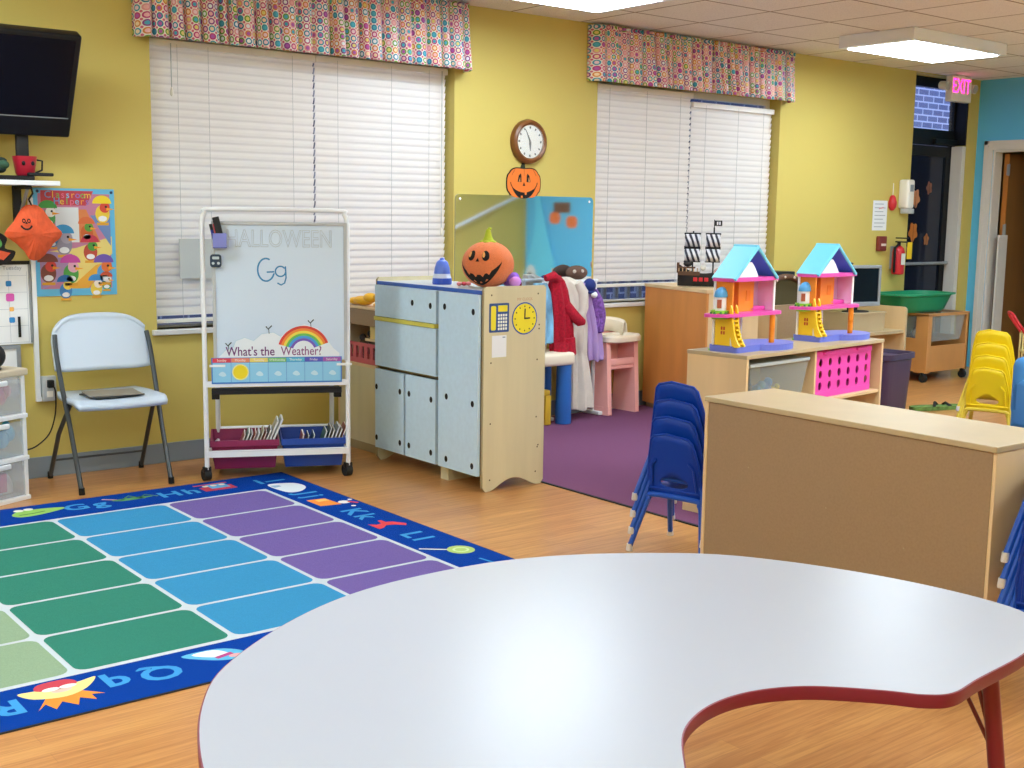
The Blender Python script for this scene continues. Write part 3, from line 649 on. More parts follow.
# calendar board
r = thing('calendar_board', 'white wipe calendar with black top edge at the left edge of the photo', 'calendar', (1.60, WY, .918))
MB().b2((-.29, -.014, -.21), (.277, 0, .21), M['white']).build('panel', r, bevel=.002); MB().b2((-.29, -.018, .195), (.277, -.0005, .214), M['black']).b2((.268, -.018, -.205), (.279, -.0005, .195), M['grey']).build('edge_trim', r)
b = MB().frame((0, -.0145, 0), (1, 0, 0), (0, 0, 1))
for k in range(5): b.stroke([(-.28, .14-.085*k), (.26, .14-.085*k)], .002, .0004, simple('#b6bdc8'))
for k in range(7): b.stroke([(-.28+.09*k, .16), (-.28+.09*k, -.2)], .002, .0004, simple('#b6bdc8'))
for x, y, s, c in [(.17, .10, .014, '#2a86c8'), (.08, .09, .028, '#f0b060'), (.175, .03, .02, '#d858b0'), (.18, -.03, .011, '#f0b050'), (.18, -.085, .014, '#2a86c8'), (.06, -.09, .035, '#f2b86a'), (-.02, -.09, .03, '#f2b86a'), (-.05, .03, .02, '#6ab04a')]: b.flat(rrect(x-s, y-s, x+s, y+s, s*.45), .0006, simple(c))
b.text('Monday', .028, .08, .178, .0005, simple('#98a0ac')); b.text('Tuesday', .028, .19, .178, .0005, simple('#98a0ac')); b.build('calendar_print', r)
o = MB().at((1.812, WY-.025, .80)).tube([(0, 0, -.055), (.0, 0, .05)], .007, M['black'], 8).build('marker'); tag(o, 'black marker clipped to the white calendar', 'marker')
r = thing('wall_board', 'small white board with grey frame below the calendar', 'board', (1.55, WY, .60))
MB().b2((-.27, -.012, -.16), (.25, 0, .10), M['white']).build('panel', r); MB().b2((-.27, -.018, .085), (.265, -.001, .105), M['grey']).b2((.245, -.018, -.16), (.265, -.001, .085), M['grey']).build('frame', r)
r = thing('outlet_box', 'grey wall outlet with white surface conduit running up the left wall', 'outlet', (1.945, WY, .47))
MB().b2((-.035, -.04, -.065), (.035, 0, .065), M['lgrey'], .004).build('box', r)
MB().b2((-.062, -.022, -.065), (-.04, 0, .98), M['white']).b2((-.04, -.022, -.065), (-.03, 0, -.045), M['white']).build('conduit', r)
for z in (-.028, .028): MB().b2((-.016, -.042, z-.016), (.016, -.039, z+.016), M['offwhite'], .003).build('socket', r)
r = thing('power_cord', 'black plug and cord hanging from the wall outlet', 'cord', (1.945, WY-.042, .50))
MB().b2((-.016, -.03, -.022), (.016, 0, .018), M['black'], .005).build('plug', r)
MB().tube(cat_rom([(0, -.03, 0), (.012, -.045, -.03), (.015, -.04, -.1), (.005, -.04, -.18), (-.03, -.05, -.26), (-.10, -.07, -.31), (-.16, -.1, -.32)], 5, False), .004, M['black'], 6).build('wire', r)

o = MB().tube([(8.6, RY+.03, .90), (10.55, RY+.03, 1.69)], .022, M['white']).build('wall_pipe'); tag(o, 'thin white pipe slanting across the yellow rear wall, seen in the mirror', 'pipe')
# ================================================================== RUGS
o = MB().b2((3.99, 3.25, 0), (6.95, 6.3, .005), M['purple']).b2((3.975, 3.235, 0), (3.99, 6.3, .0055), M['dark']).b2((3.99, 3.235, 0), (6.95, 3.25, .0055), M['dark']).build('area_rug')
tag(o, 'plain purple rug with dark edge under the toy highchair and blue chairs', 'rug')

RX0, RX1, RY0, RY1 = -.72, 2.973, 3.226, 5.735
r = thing('alphabet_rug', 'large blue alphabet rug with rows of coloured seating rectangles', 'rug', (0, 0, 0))
xs = [-.445, .08, .605, 1.13, 1.655, 2.18, 2.705]; ys = [3.53, 3.905, 4.28, 4.655, 5.03, 5.405]
b = MB(); b.b2((RX0, RY0, 0), (RX1, RY1, .010), M['dark']).b2((RX0+.004, RY0+.006, .0095), (RX1-.004, RY1-.004, .0115), M['rblue']); b.flat([(xs[0]-.015, ys[0]-.014), (xs[-1]+.012, ys[0]-.014), (xs[-1]+.012, ys[-1]+.012), (xs[0]-.015, ys[-1]+.012)], .0125, M['rwht'])
ccol = [simple('#e0803a', .95), simple('#ead768', .95), M['rlime'], M['rgrn'], M['rsky'], M['rpur']]
for i in range(6):
    for j in range(5): b.flat(rrect(xs[i]+.009, ys[j]+.009, xs[i+1]-.009, ys[j+1]-.009, .04), .0135, ccol[i])
Z = .0128
S = lambda h: simple(h, .95)
def let(t, x, y, rot): b.text(t, .15, x, y, Z, M['rlet'], rot=rot, sx=1.05, bold=.004)
for t, x in [('G', 1.82), ('g', 1.93), ('H', 2.28), ('h', 2.39), ('F', 1.30), ('f', 1.40), ('E', .75), ('e', .86), ('D', .2), ('d', .31)]: let(t, x, 5.575, 0)
for t, y in [('I', 5.56), ('J', 5.22), ('j', 5.14), ('K', 4.76), ('k', 4.65), ('L', 4.26), ('l', 4.18)]: let(t, 2.838, y, -PI/2)
let('i', 2.76, 5.575, 0)
for t, x in [('Q', 1.34), ('q', 1.21), ('R', .89), ('r', .78), ('P', 1.82), ('p', 1.71), ('S', .35), ('s', .25), ('N', 2.7), ('n', 2.6), ('O', 2.3), ('o', 2.2)]: let(t, x, 3.385, PI)
# frog / alligator, green
b.flat(cat_rom([(1.53, 5.58), (1.56, 5.53), (1.66, 5.54), (1.78, 5.60), (1.71, 5.64), (1.6, 5.65), (1.56, 5.63)], 4), Z, S('#8fbf58')); b.disc(1.58, 5.655, .022, Z+.0004, S('#e8ecd8')); b.disc(1.625, 5.66, .022, Z+.0004, S('#e8ecd8')); b.stroke([(1.56, 5.57), (1.63, 5.575), (1.68, 5.59)], .01, Z+.0005, S('#3a6a2c'))
# grasshopper
b.flat(cat_rom([(2.0, 5.61), (2.05, 5.57), (2.16, 5.58), (2.2, 5.6), (2.12, 5.62)], 4), Z, S('#4f8f5a')); b.stroke([(2.05, 5.6), (2.1, 5.66), (2.15, 5.57)], .014, Z, S('#4f8f5a')); b.stroke([(1.97, 5.66), (2.04, 5.6)], .014, Z, S('#d8a8a0')); b.stroke([(2.14, 5.6), (2.18, 5.65), (2.22, 5.58)], .012, Z, S('#3f7f6a'))
# house
b.flat([(2.45, 5.53), (2.62, 5.53), (2.62, 5.62), (2.45, 5.62)], Z, S('#b8324a')); b.flat([(2.5, 5.57), (2.6, 5.57), (2.6, 5.68), (2.5, 5.68)], Z+.0003, S('#5fa8d8')); 
for k in range(3): b.disc(2.49+.045*k, 5.635, .016, Z+.0006, S('#e8d8c0'))
b.stroke([(2.44, 5.67), (2.62, 5.67)], .018, Z+.0004, S('#c84858'))
# igloo (tops point outward, +x)
b.flat(cat_rom([(2.765, 5.49), (2.77, 5.30), (2.83, 5.27), (2.90, 5.33), (2.915, 5.41), (2.88, 5.47)], 5), Z, S('#dfe5ea')); b.flat([(2.765, 5.47), (2.81, 5.45), (2.81, 5.42), (2.765, 5.41)], Z+.0004, S('#9ab4cc'))
# jack in the box
b.flat([(2.765, 5.08), (2.765, 4.94), (2.87, 4.92), (2.86, 5.07)], Z, S('#ec8a30')); b.flat([(2.80, 5.06), (2.8, 5.02), (2.86, 5.02), (2.86, 5.06)], Z+.0003, S('#f2c060')); b.disc(2.90, 4.95, .03, Z+.0004, S('#e8e4dc')); b.stroke([(2.92, 4.95), (2.95, 4.90)], .02, Z+.0005, S('#c83848')); b.disc(2.95, 4.98, .012, Z, S('#e8e4dc')); b.disc(2.90, 4.86, .012, Z, S('#e8e4dc'))
# red kangaroo
b.flat([(2.77, 4.52), (2.77, 4.42), (2.80, 4.43), (2.83, 4.46), (2.87, 4.45), (2.905, 4.41), (2.925, 4.44), (2.89, 4.50), (2.86, 4.51), (2.86, 4.55), (2.84, 4.55), (2.83, 4.50), (2.80, 4.49)], Z, S('#d63a44'))
# lollipop
b.disc(2.872, 3.945, .058, Z, S('#a9c66c'), .062); b.stroke([(2.735, 4.055), (2.83, 3.975)], .012, Z, S('#d8dcc8')); b.ring(2.872, 3.945, .025, .036, Z+.0003, S('#c8dc9c'))
# queen (tops point to -y)
b.flat([(.97, 3.49), (1.0, 3.40), (1.09, 3.40), (1.15, 3.49), (1.11, 3.46), (1.09, 3.50), (1.06, 3.45), (1.03, 3.50), (1.01, 3.46)], Z, S('#e88a2c')) if False else None
b.flat([(.955, 3.31), (.985, 3.345), (1.0, 3.295), (1.03, 3.34), (1.06, 3.29), (1.08, 3.34), (1.115, 3.30), (1.115, 3.345), (1.15, 3.33), (1.10, 3.39), (1.0, 3.39)], Z, S('#e88a2c'))
b.flat(cat_rom([(.94, 3.46), (.97, 3.40), (1.05, 3.37), (1.12, 3.40), (1.17, 3.47), (1.12, 3.46), (1.05, 3.45), (.98, 3.46)], 4), Z+.0002, S('#ecd98a')); b.flat(cat_rom([(.99, 3.455), (1.05, 3.43), (1.11, 3.455), (1.09, 3.5), (1.01, 3.5)], 4), Z+.0003, S('#c23a4a'))
b.disc(1.03, 3.445, .025, Z+.0004, S('#f0e8e4'), .014); b.disc(1.08, 3.445, .025, Z+.0004, S('#f0e8e4'), .014); b.disc(1.055, 3.425, .03, Z+.0003, S('#e8c0b0'), .018)
# penguin
b.flat(cat_rom([(1.44, 3.47), (1.49, 3.40), (1.55, 3.36), (1.61, 3.36), (1.62, 3.41), (1.56, 3.47)], 4), Z, S('#58b0d8')); b.flat(cat_rom([(1.47, 3.46), (1.53, 3.40), (1.575, 3.41), (1.545, 3.465)], 4), Z+.0003, S('#e8e8e4')); b.stroke([(1.525, 3.395), (1.585, 3.41)], .02, Z+.0005, S('#b03878')); b.disc(1.585, 3.385, .022, Z+.0004, S('#e0a0a0'), .014)
for q, (x, c) in enumerate([(.55, '#d8b040'), (2.0, '#d86a8a'), (2.45, '#e8a040')]): b.disc(x, 3.385, .05, Z, S(c), .04)
b.stroke([(2.86, 3.80), (2.87, 3.72)], .012, Z, M['rlet'])
o = b.build('pile', r); o.scale = (1, 1, .42)

# ================================================================== FOLDING CHAIR
r = thing('folding_chair', 'white plastic folding chair with dark steel legs against the left wall', 'chair', (2.165, 6.06, 0), -.02)
for sx in (-1, 1):
    P = [(sx*.228, -.235, .012), (sx*.232, -.11, .30), (sx*.240, -.01, .53), (sx*.242, .05, .68), (sx*.236, .082, .765)]
    o = MB().tube(cat_rom(P, 4, False), .0125, M['tube']).build('front_leg', r); MB().cyl((sx*.228, -.237, 0), (sx*.228, -.233, .035), .015, M['black']).build('foot_cap', o)
    P = [(sx*.242, .232, .012), (sx*.235, .08, .26), (sx*.215, -.07, .435)]
    o = MB().tube(P, .0115, M['tube']).build('rear_leg', r); MB().cyl((sx*.242, .234, 0), (sx*.242, .23, .035), .014, M['black']).build('foot_cap', o)
MB().tube([(-.238, .175, .105), (.238, .175, .105)], .006, M['tube']).build('stretcher', r)
b = MB()
def seat_fn(u, v):
    x = -1+2*u; y = -1+2*v
    hw = .232 if True else 0
    px = hw*x*(1-.12*max(0, y)**2-.04*(y < -.8)*(abs(y)-.8)*5); py = -.02+.205*y-.02*(1-x*x)*(v < .2)
    z = .448-.016*(1-x*x)*(1-y*y)**.5-.035*max(0, -y-.72)**1.2*3
    return (px, py, z)
b.grid(seat_fn, 20, 20, M['chairwhite']); b.build('seat', r, solid=.026)
b = MB()
def back_fn(u, v):
    x = -1+2*u; top = .862-.055*abs(x)**3.2-.02*abs(x)**8; bot = .575+.012*abs(x)**6
    z = bot+(top-bot)*v; hw = .248-.012*(1-v)*0-(.018*max(0, v-.75)/.25 if v > .75 else 0)
    return (hw*x, .045+.15*(z-.57)/.3*.62+.03*(1-x*x)-.012*(v > .95), z)
b.grid(back_fn, 22, 14, M['chairwhite']); b.build('backrest', r, solid=.022)
for i, (z, a, c, lab) in enumerate([(.468, .1, '#34363a', 'thin dark booklet at the bottom of the pile on the folding chair'), (.475, -.12, '#8f877c', 'grey tan booklet on top of the pile on the folding chair')]):
    b = MB().at((2.17, 6.03, z-.012), rz=a); b.b2((-.13, -.10, 0), (.13, .10, .0055), simple(c, .45)); b.b2((-.128, -.098, .0012), (.131, .101, .0042), M['paper']); tag(b.build('booklet', bevel=.001), lab, 'book')

# ================================================================== DRAWER CART
r = thing('drawer_cart', 'white plastic drawer cart with frosted drawers at the left edge', 'drawers', (1.535, 5.82, 0), math.radians(25))
b = MB()
for x in (-.20, .165): b.b2((x, 0, .0), (x+.022, .02, .61), M['white']).b2((x, .28, 0), (x+.022, .30, .61), M['white'])
for z in (0, .195, .40): b.b2((-.205, -.006, z), (.192, .30, z+.022), M['white'])
b.build('frame', r, bevel=.004)
for x in (-.199, .181): MB().b2((x, .02, .022), (x+.006, .28, .60), M['frost']).build('side_panel', r)
o = MB().b2((-.21, -.012, .605), (.20, .31, .64), simple('#cfc0a6', .5)).build('top', r, bevel=.008); o['label'] = 'beige top board'
for z in (.026, .221, .426):
    d = MB().b2((-.176, .004, z), (.164, .007, z+.165), M['frost']).b2((-.176, .007, z), (-.173, .27, z+.14), M['frost']).b2((.161, .007, z), (.164, .27, z+.14), M['frost']).b2((-.173, .007, z), (.161, .27, z+.003), M['frost']).build('drawer', r)
    MB().b2((-.08, -.012, z+.14), (.08, .005, z+.165), M['white'], .006).build('handle', d)
def dr(x, y, z): a = math.radians(25); return (1.535+x*math.cos(a)-y*math.sin(a), 5.82+x*math.sin(a)+y*math.cos(a), z)
b = MB().at(dr(.05, .03, .05), math.radians(25)); b.b2((-.08, 0, 0), (.035, .05, .09), simple('#c63a78')); tag(b.build('pink_box', bevel=.004), 'pink box in the bottom frosted drawer of the white cart', 'box')
b = MB().at(dr(.06, .1, .05), math.radians(25)); b.T = b.T @ Matrix.Rotation(PI/2, 4, 'X'); b.lathe([(.06, 0), (.10, .012), (.102, .018)], simple('#e6e8ea'), n=28); tag(b.build('bowl'), 'white bowl on edge behind the pink box in the bottom drawer', 'bowl')
rnd = random.Random(2)
for zz, cl, nm, lb in [(.245, ['#4fb0d8', '#48a8c8', '#7a4fb0', '#60b060', '#58b8e0', '#58b8e0'], 'toy', 'blue, purple and green toy in the middle frosted drawer'), (.45, ['#d8607a', '#e08a98', '#c84a66', '#e8a8b0'], 'doll_clothes', 'pink toy in the top frosted drawer')]:
    for k in range(6):
        p = dr(-.10+.045*k, .05+.02*(k % 2), zz+.04+.02*(k % 3)); q = rnd.uniform(.028, .042)
        b = MB().at(p, k*.7); b.ell((0, 0, 0), (q, q*.8, q*1.1), simple(cl[k % len(cl)], .5), 14, 8, lambda a, c: 1+.18*math.cos(3*a)*math.cos(c)); b.ell((0, 0, q*1.1), (q*.5, q*.5, q*.5), simple(cl[(k+1) % len(cl)], .5), 10, 6)
        tag(b.build('plastic_toy'), lb, 'toy', ('toys in the middle drawer' if zz < .3 else 'toys in the top drawer'))
r = thing('speaker', 'black round speaker on top of the drawer cart at the photo edge', 'speaker', dr(.05, .06, .64))
MB().ell((0, 0, .066), (.064, .064, .064), M['matte'], 24, 14).build('body', r); MB().lathe([(.042, 0), (.045, .008), (.03, .016)], M['black'], n=20).build('foot', r)

# ================================================================== EASEL
EA = math.atan2(-.427, .904)
r = thing('easel', 'white framed dry erase easel on black casters in front of the window', 'easel', (2.566, 5.775, 0), EA)
b = MB(); P = [(0, 0, .06), (0, .0, .7), (0, 0, 1.33), (.015, 0, 1.385), (.07, 0, 1.405), (.66, 0, 1.405), (.717, 0, 1.385), (.732, 0, 1.33), (.732, 0, .7), (.732, 0, .06)]
b.tube([P[0], P[1]]+cat_rom(P[2:8], 4, False)+[P[8], P[9]], .0125, M['whitemetal'], 12)
b.b2((.0, -.016, .495), (.732, .012, .523), M['whitemetal']).b2((0, -.016, .125), (.732, .012, .157), M['whitemetal'])
b.build('front_frame', r)
b = MB()
for x in (.055, .677): b.tube([(x, .42, .06), (x, .37, .45), (x, .24, .98), (x, .06, 1.30)], .013, M['whitemetal'])
b.tube([(.055, .405, .205), (.677, .405, .205)], .011, M['whitemetal']).tube([(.055, .375, .45), (.677, .375, .45)], .011, M['whitemetal'])
for x in (.0, .732): b.tube([(x, 0, .14), (x*.85+.055, .41, .14)], .011, M['whitemetal'])
b.build('rear_frame', r)
for x, y in ((0, 0), (.732, 0), (.055, .42), (.677, .42)):
    c = MB().at((x, y, 0), .4).cyl((-.018, .012, .032), (.018, .012, .032), .032, M['matte'], n=18).b2((-.02, -.012, .045), (.02, .02, .075), M['black'], .004).build('caster', r)
b = MB(); b.b2((.052, -.012, .63), (.722, .006, 1.338), M['board']); b.build('writing_board', r)
b = MB()
for a, c in (((.045, -.018, .625), (.062, .010, 1.345)), ((.712, -.018, .625), (.729, .010, 1.345)), ((.062, -.018, 1.328), (.712, .010, 1.345))): b.b2(a, c, M['lgrey'])
b.build('board_trim', r, bevel=.002)
for x in (.062, .712): MB().b2((x-.04, -.02, .60), (x+.04, -.012, .612), M['white']).build('clip', r)
MB().b2((.03, .0, .452), (.70, .16, .468), M['matte']).b2((.03, 0, .468), (.70, .006, .485), M['matte']).b2((.03, .02, .425), (.07, .06, .452), M['black']).b2((.66, .02, .425), (.70, .06, .452), M['black']).build('tray', r, bevel=.003)
b = MB().frame((0, -.0124, 0), (1, 0, 0), (0, 0, 1)); mk = simple('#2f7fb4', .5)
def arc(cx, cy, rx, ry, a0, a1, n=16): return [(cx+rx*math.cos(a0+(a1-a0)*i/n), cy+ry*math.sin(a0+(a1-a0)*i/n)) for i in range(n+1)]
b.stroke(arc(.315, 1.10, .042, .058, 1.1, 2*PI-.35, 24)+[(.353, 1.082)], .0085, .0003, mk); b.stroke([(.318, 1.088), (.356, 1.09)], .0075, .0003, mk)
b.stroke(arc(.388, 1.092, .026, .026, .6, 2*PI-.2, 20), .0075, .0003, mk); b.stroke([(.413, 1.118), (.416, 1.06), (.408, 1.032), (.39, 1.022), (.372, 1.032)], .0075, .0003, mk); b.build('marker_letters', r)['label'] = 'blue handwritten Gg'
b = MB().frame((0, -.0125, 0), (1, 0, 0), (0, 0, 1)); b.text('HALLOWEEN', .125, .385, 1.255, .0006, simple('#b3bcc2', .5), outline=.0011, sx=.72); b.build('faded_letters', r)['label'] = 'faint outlined letters along the board top'
# weather chart
wc = thing('weather_chart', 'paper weather chart with rainbow and day pockets hanging on the easel board', 'chart', (2.554, 5.780, 0), EA)
b = MB().frame((0, -.0135, 0), (1, 0, 0), (0, 0, 1)); sky_ = simple('#dbe8f1', .5)
sc = [(.075, .635)]+[(.09, .66), (.12, .69), (.155, .70), (.17, .735), (.215, .752), (.26, .735), (.30, .77), (.36, .778), (.40, .755), (.44, .79), (.52, .818), (.59, .795), (.64, .73), (.67, .69), (.70, .665), (.70, .635)]
b.prism([(x, y) for x, y in sc], 0, .0008, simple('#e6edf3', .5)); b.stroke(sc[1:10], .004, .0011, simple('#b9d4e6'))
for k, c in enumerate(['#d8423a', '#ec8a3a', '#f0d850', '#6cc05c', '#4aa0e0', '#7a5ac0']):
    b.ring(.515, .675, .135-.013*(k+1), .135-.013*k, .0012, simple(c), a0=.35, a1=PI-.3)
for x, y in ((.55, .83), (.335, .80), (.13, .715)): b.stroke([(x-.012, y+.008), (x, y-.006), (x+.018, y+.012)], .006, .0013, M['ink']); b.stroke([(x+.002, y-.004), (x+.004, y-.03)], .003, .0013, M['ink'])
b.text("What's the", .066, .243, .677, .0016, simple('#6a2f72'), sx=.84, bold=.0006); b.text("Weather?", .066, .503, .677, .0016, simple('#8a4a80'), sx=.80, bold=.0004); b.build('title_panel', wc)
b = MB().frame((0, -.0165, 0), (1, 0, 0), (0, 0, 1)); b.prism([(.045, .512), (.712, .512), (.712, .648), (.045, .648)], 0, .001, simple('#3a78c8', .4))
dc = ['#d8404e', '#e88a6a', '#ecd870', '#7cc070', '#58b8d8', '#5a5ac0', '#a85ab0']; dn = ['Sunday', 'Monday', 'Tuesday', 'Wednesday', 'Thursday', 'Friday', 'Saturday']
for k in range(7):
    x = .051+.0938*k; b.flat([(x, .52), (x+.092, .52), (x+.092, .621), (x, .621)], .0014, simple('#8fcdec', .35)); b.flat([(x, .623), (x+.092, .623), (x+.092, .645), (x, .645)], .0014, simple(dc[k])); b.text(dn[k], .017, x+.046, .634, .0017, simple('#f2efe9'))
    if k not in (1,): b.flat(cat_rom([(x+.03, .56), (x+.045, .575), (x+.06, .57), (x+.068, .555), (x+.05, .55)], 3), .0016, simple('#c8e4f2'))
b.disc(.051+.0938+.046, .572, .036, .0018, simple('#f0d81e'), n=28); b.ring(.051+.0938+.046, .572, .036, .042, .0017, simple('#f6ec9a')); b.build('day_strip', wc)
def ep(x, y, z): return (2.566+x*.904+y*.427, 5.775-x*.427+y*.904, z)
# marker cup, timer
r = thing('marker_cup', 'purple blue magnetic marker cup on the upper left of the easel board', 'cup', ep(.087, -.018, 1.21), EA)
MB().b2((-.034, -.05, 0), (.034, 0, .006), simple('#5d68b0')).b2((-.034, -.05, .006), (-.031, 0, .075), simple('#7f86cc', .4)).b2((.031, -.05, .006), (.034, 0, .075), simple('#7f86cc', .4)).b2((-.031, -.05, .006), (.031, -.047, .075), simple('#7f86cc', .4)).b2((-.031, -.003, .006), (.031, 0, .075), simple('#7f86cc', .4)).build('cup', r)
b = MB().at(ep(.10, -.04, 1.22), EA, ry=-.22); b.b2((-.017, -.012, .0), (.017, .012, .15), M['matte'], .004); tag(b.build('board_eraser'), 'black eraser standing in the purple marker cup', 'eraser')
for i, (x, a, c, lb) in enumerate([(.066, -.42, '#26358f', 'blue marker leaning left in the purple marker cup'), (.078, -.3, '#c0404a', 'red marker in the middle of the purple marker cup')]):
    b = MB().at(ep(x, -.026, 1.218), EA, ry=a*.5); b.cyl((0, 0, 0), (0, 0, .085), .007, simple(c)).cyl((0, 0, .085), (0, 0, .115), .0075, M['matte'] if i == 0 else simple(c)); tag(b.build('marker'), lb, 'marker')
r = thing('timer', 'small dark blue square magnet timer on the left side of the easel board', 'timer', ep(.065, -.013, 1.145), EA)
MB().frame((0, 0, 0), (1, 0, 0), (0, 0, 1)).prism(rrect(-.028, -.033, .028, .033, .014), 0, .016, simple('#22384f', .4)).build('case', r)
b = MB().frame((0, -.0163, 0), (1, 0, 0), (0, 0, 1)); b.flat(rrect(-.017, .008, .017, .022, .004), 0, simple('#b8c4c8'))
for x in (-.013, .013): b.disc(x, -.012, .007, 0, simple('#b8c4c8'))
b.build('display', r)
# book bins
def bin_(name, x0, x1, m, label):
    cx = (x0+x1)/2; w2 = (x1-x0)/2
    r = thing(name, label, 'bin', ep(cx, .215, .05), EA, None); b = MB(); y2 = .18; t = .9; h = .15
    def wallp(sgn, ax):
        if ax == 'x': return [(sgn*w2*t, -y2*t, 0), (sgn*w2*t, y2*t, 0), (sgn*w2, y2, h), (sgn*w2, -y2, h)]
        return [(-w2*t, sgn*y2*t, 0), (w2*t, sgn*y2*t, 0), (w2, sgn*y2, h), (-w2, sgn*y2, h)]
    for sg in (-1, 1):
        for ax in 'xy': b.add(wallp(sg, ax), [(0, 1, 2, 3)], m)
    b.add([(-w2*t, -y2*t, 0), (w2*t, -y2*t, 0), (w2*t, y2*t, 0), (-w2*t, y2*t, 0)], [(0, 1, 2, 3)], m); b.build('tub', r, solid=.004)
    f = MB()
    for a, c in (((-w2-.006, -y2-.006, h-.03), (w2+.006, -y2+.002, h+.004)), ((-w2-.006, y2-.002, h-.03), (w2+.006, y2+.006, h+.004)), ((-w2-.006, -y2, h-.03), (-w2+.002, y2, h+.004)), ((w2-.002, -y2, h-.03), (w2+.006, y2, h+.004))): f.b2(a, c, m)
    f.build('rim', r, bevel=.002)
bin_('book_bin', .022, .366, M['crimson'], 'crimson book bin on the lower easel rack'); bin_('book_bin', .388, .716, M['binblue'], 'dark blue book bin on the lower easel rack')
rnd = random.Random(11)
def books(x0, n, dx, a0, a1, hs, label, grp):
    for k in range(n):
        h = hs[k % len(hs)]; a = a0+(a1-a0)*k/max(1, n-1); w_ = .17; th = rnd.uniform(.006, .012); c = rnd.choice(['#55606a', '#8794a0', '#c8d0d4', '#3f5868', '#b8a888', '#6a8aa8', '#d8dcd8', '#4a7a6a', '#a85a4a'])
        b = MB().at(ep(x0+dx*k, .20, .062), EA, ry=a); b.b2((-th/2, -w_/2, 0), (th/2, w_/2, h), simple(c, .4)); b.b2((-th/2+.0015, -w_/2-.0006, .002), (th/2-.0015, w_/2-.002, h+.0006), M['paper']); tag(b.build('picture_book'), label, 'book', grp)
books(.135, 8, .017, .38, .42, [.165, .18, .17, .175, .175, .19, .18, .195], 'picture book leaning right in the crimson bin', 'books in the crimson bin')
books(.275, 2, .014, .40, .42, [.245, .255], 'taller blue and grey picture book standing out at the right of the crimson bin', 'tall books in the crimson bin')
books(.475, 3, .022, .2, .3, [.15, .145], 'low picture book at the left of the blue bin', 'low books in the blue bin')
books(.575, 7, .017, .32, .40, [.17, .19, .18, .20, .185, .20, .18], 'picture book leaning right in the blue bin', 'books in the blue bin')

# ================================================================== PLAY KITCHEN CABINET
K = thing('play_kitchen', 'tall pale blue toy kitchen cabinet with birch end panel facing the room', 'cabinet', (3.572, 5.255, 0))
# near end panel with arched foot; x 0..0.37 world 3.62..3.99 ; face at y=-.52
def endpanel(y0, name, lab=None):
    L0, L1, H = .004, .403, 1.042
    P = [(L0+.02, 0), (L0+.05, .002)]+[(L0+.05+(L1-L0-.10)*i/16, .002+.055*math.sin(PI*i/16)**1.3) for i in range(1, 16)]+[(L1-.05, .002), (L1-.02, 0), (L1, .025), (L1, H-.012), (L1-.012, H), (L0+.012, H), (L0, H-.012), (L0, .025)]
    b = MB().frame((0, y0, 0), (1, 0, 0), (0, 0, 1)); b.prism(P, 0, .018, M['maple_end'], M['edgewood'])
    for x, z in ((.05, 1.0), (.35, 1.0), (.05, .66), (.35, .66), (.05, .35), (.35, .36), (.05, .06), (.35, .07), (.36, .2), (.365, .21), (.36, .84), (.36, .82)): b.disc(x, z, .0045, .0184, simple('#4c3a22'))
    return b.build(name, K)
endpanel(-.505, 'end_panel'); endpanel(.485, 'end_panel')
b = MB(); b.b2((.02, -.505, .075), (.395, .467, .093), M['edgewood']).b2((.02, -.505, 1.003), (.395, .467, 1.02), M['lgrey']).b2((.38, -.505, .093), (.392, .467, 1.003), M['maple_end'])
b.b2((.02, -.158, .093), (.38, -.14, 1.003), M['edgewood']).b2((.02, -.14, .534), (.38, .467, .55), M['edgewood']).b2((.02, .151, .093), (.38, .169, .534), M['edgewood']); b.build('carcass', K)
MB().b2((.0, -.505, 1.003), (.02, .467, 1.022), M['dkblue']).build('top_edge', K)
for y in (-.12,): MB().b2((.03, y-.07, 0), (.30, y-.052, .075), M['maple_end']).b2((.03, y-.052, 0), (.048, y+.0, .075), M['maple_end']).build('foot', K)
def kdoor(y0, y1, z0, z1, holes, name='door'):
    b = MB().frame((0, 0, 0), (0, -1, 0), (0, 0, 1))   # local x -> -Y (left to right seen from the rug)
    b.prism([(-y1, z0), (-y0, z0), (-y0, z1), (-y1, z1)], 0, .018, M['ltblue'])
    for y, z in holes: b.disc(-y, z, .0135, .0186, M['face'], .0165, n=18)
    return b.build(name, K, bevel=.0015)
# frame() gives z axis = (-1,0,0): prism grows toward -X; shift so face is at x=0
kdoor(.169, .46, .083, .532, [(.445, .43), (.205, .43), (.445, .14), (.205, .145)])
kdoor(-.136, .151, .083, .532, [(.115, .43), (-.095, .425), (.115, .145), (-.095, .14)])
kdoor(-.136, .46, .552, .803, [])
b = MB().b2((-.026, -.136, .806), (.0, .46, .826), M['yel']).build('yellow_strip', K)
kdoor(-.136, .46, .829, 1.002, [(.085, .925), (-.085, .92)], 'drawer_front')
kdoor(-.504, -.161, .083, 1.002, [(-.215, .925), (-.462, .915), (-.235, .46), (-.462, .45), (-.235, .13), (-.462, .13)])
b = MB().frame((.262, -.524, .876), (1, 0, 0), (0, 0, 1)); b.disc(0, 0, .083, 0, M['dkblue'], n=40); b.disc(0, 0, .076, .0005, M['yel2'], n=40)
for k in range(12): a = k*PI/6; b.stroke([(.058*math.sin(a), .058*math.cos(a)), (.066*math.sin(a), .066*math.cos(a))], .006, .001, M['ink'])
b.stroke([(0, -.004), (.002, .05)], .008, .0013, M['ink']); b.stroke([(-.004, 0), (.035, .001)], .008, .0013, M['ink']); b.text('MY CLOCK', .02, 0, .098, .0008, simple('#c08a72')); b.build('clock_print', K)
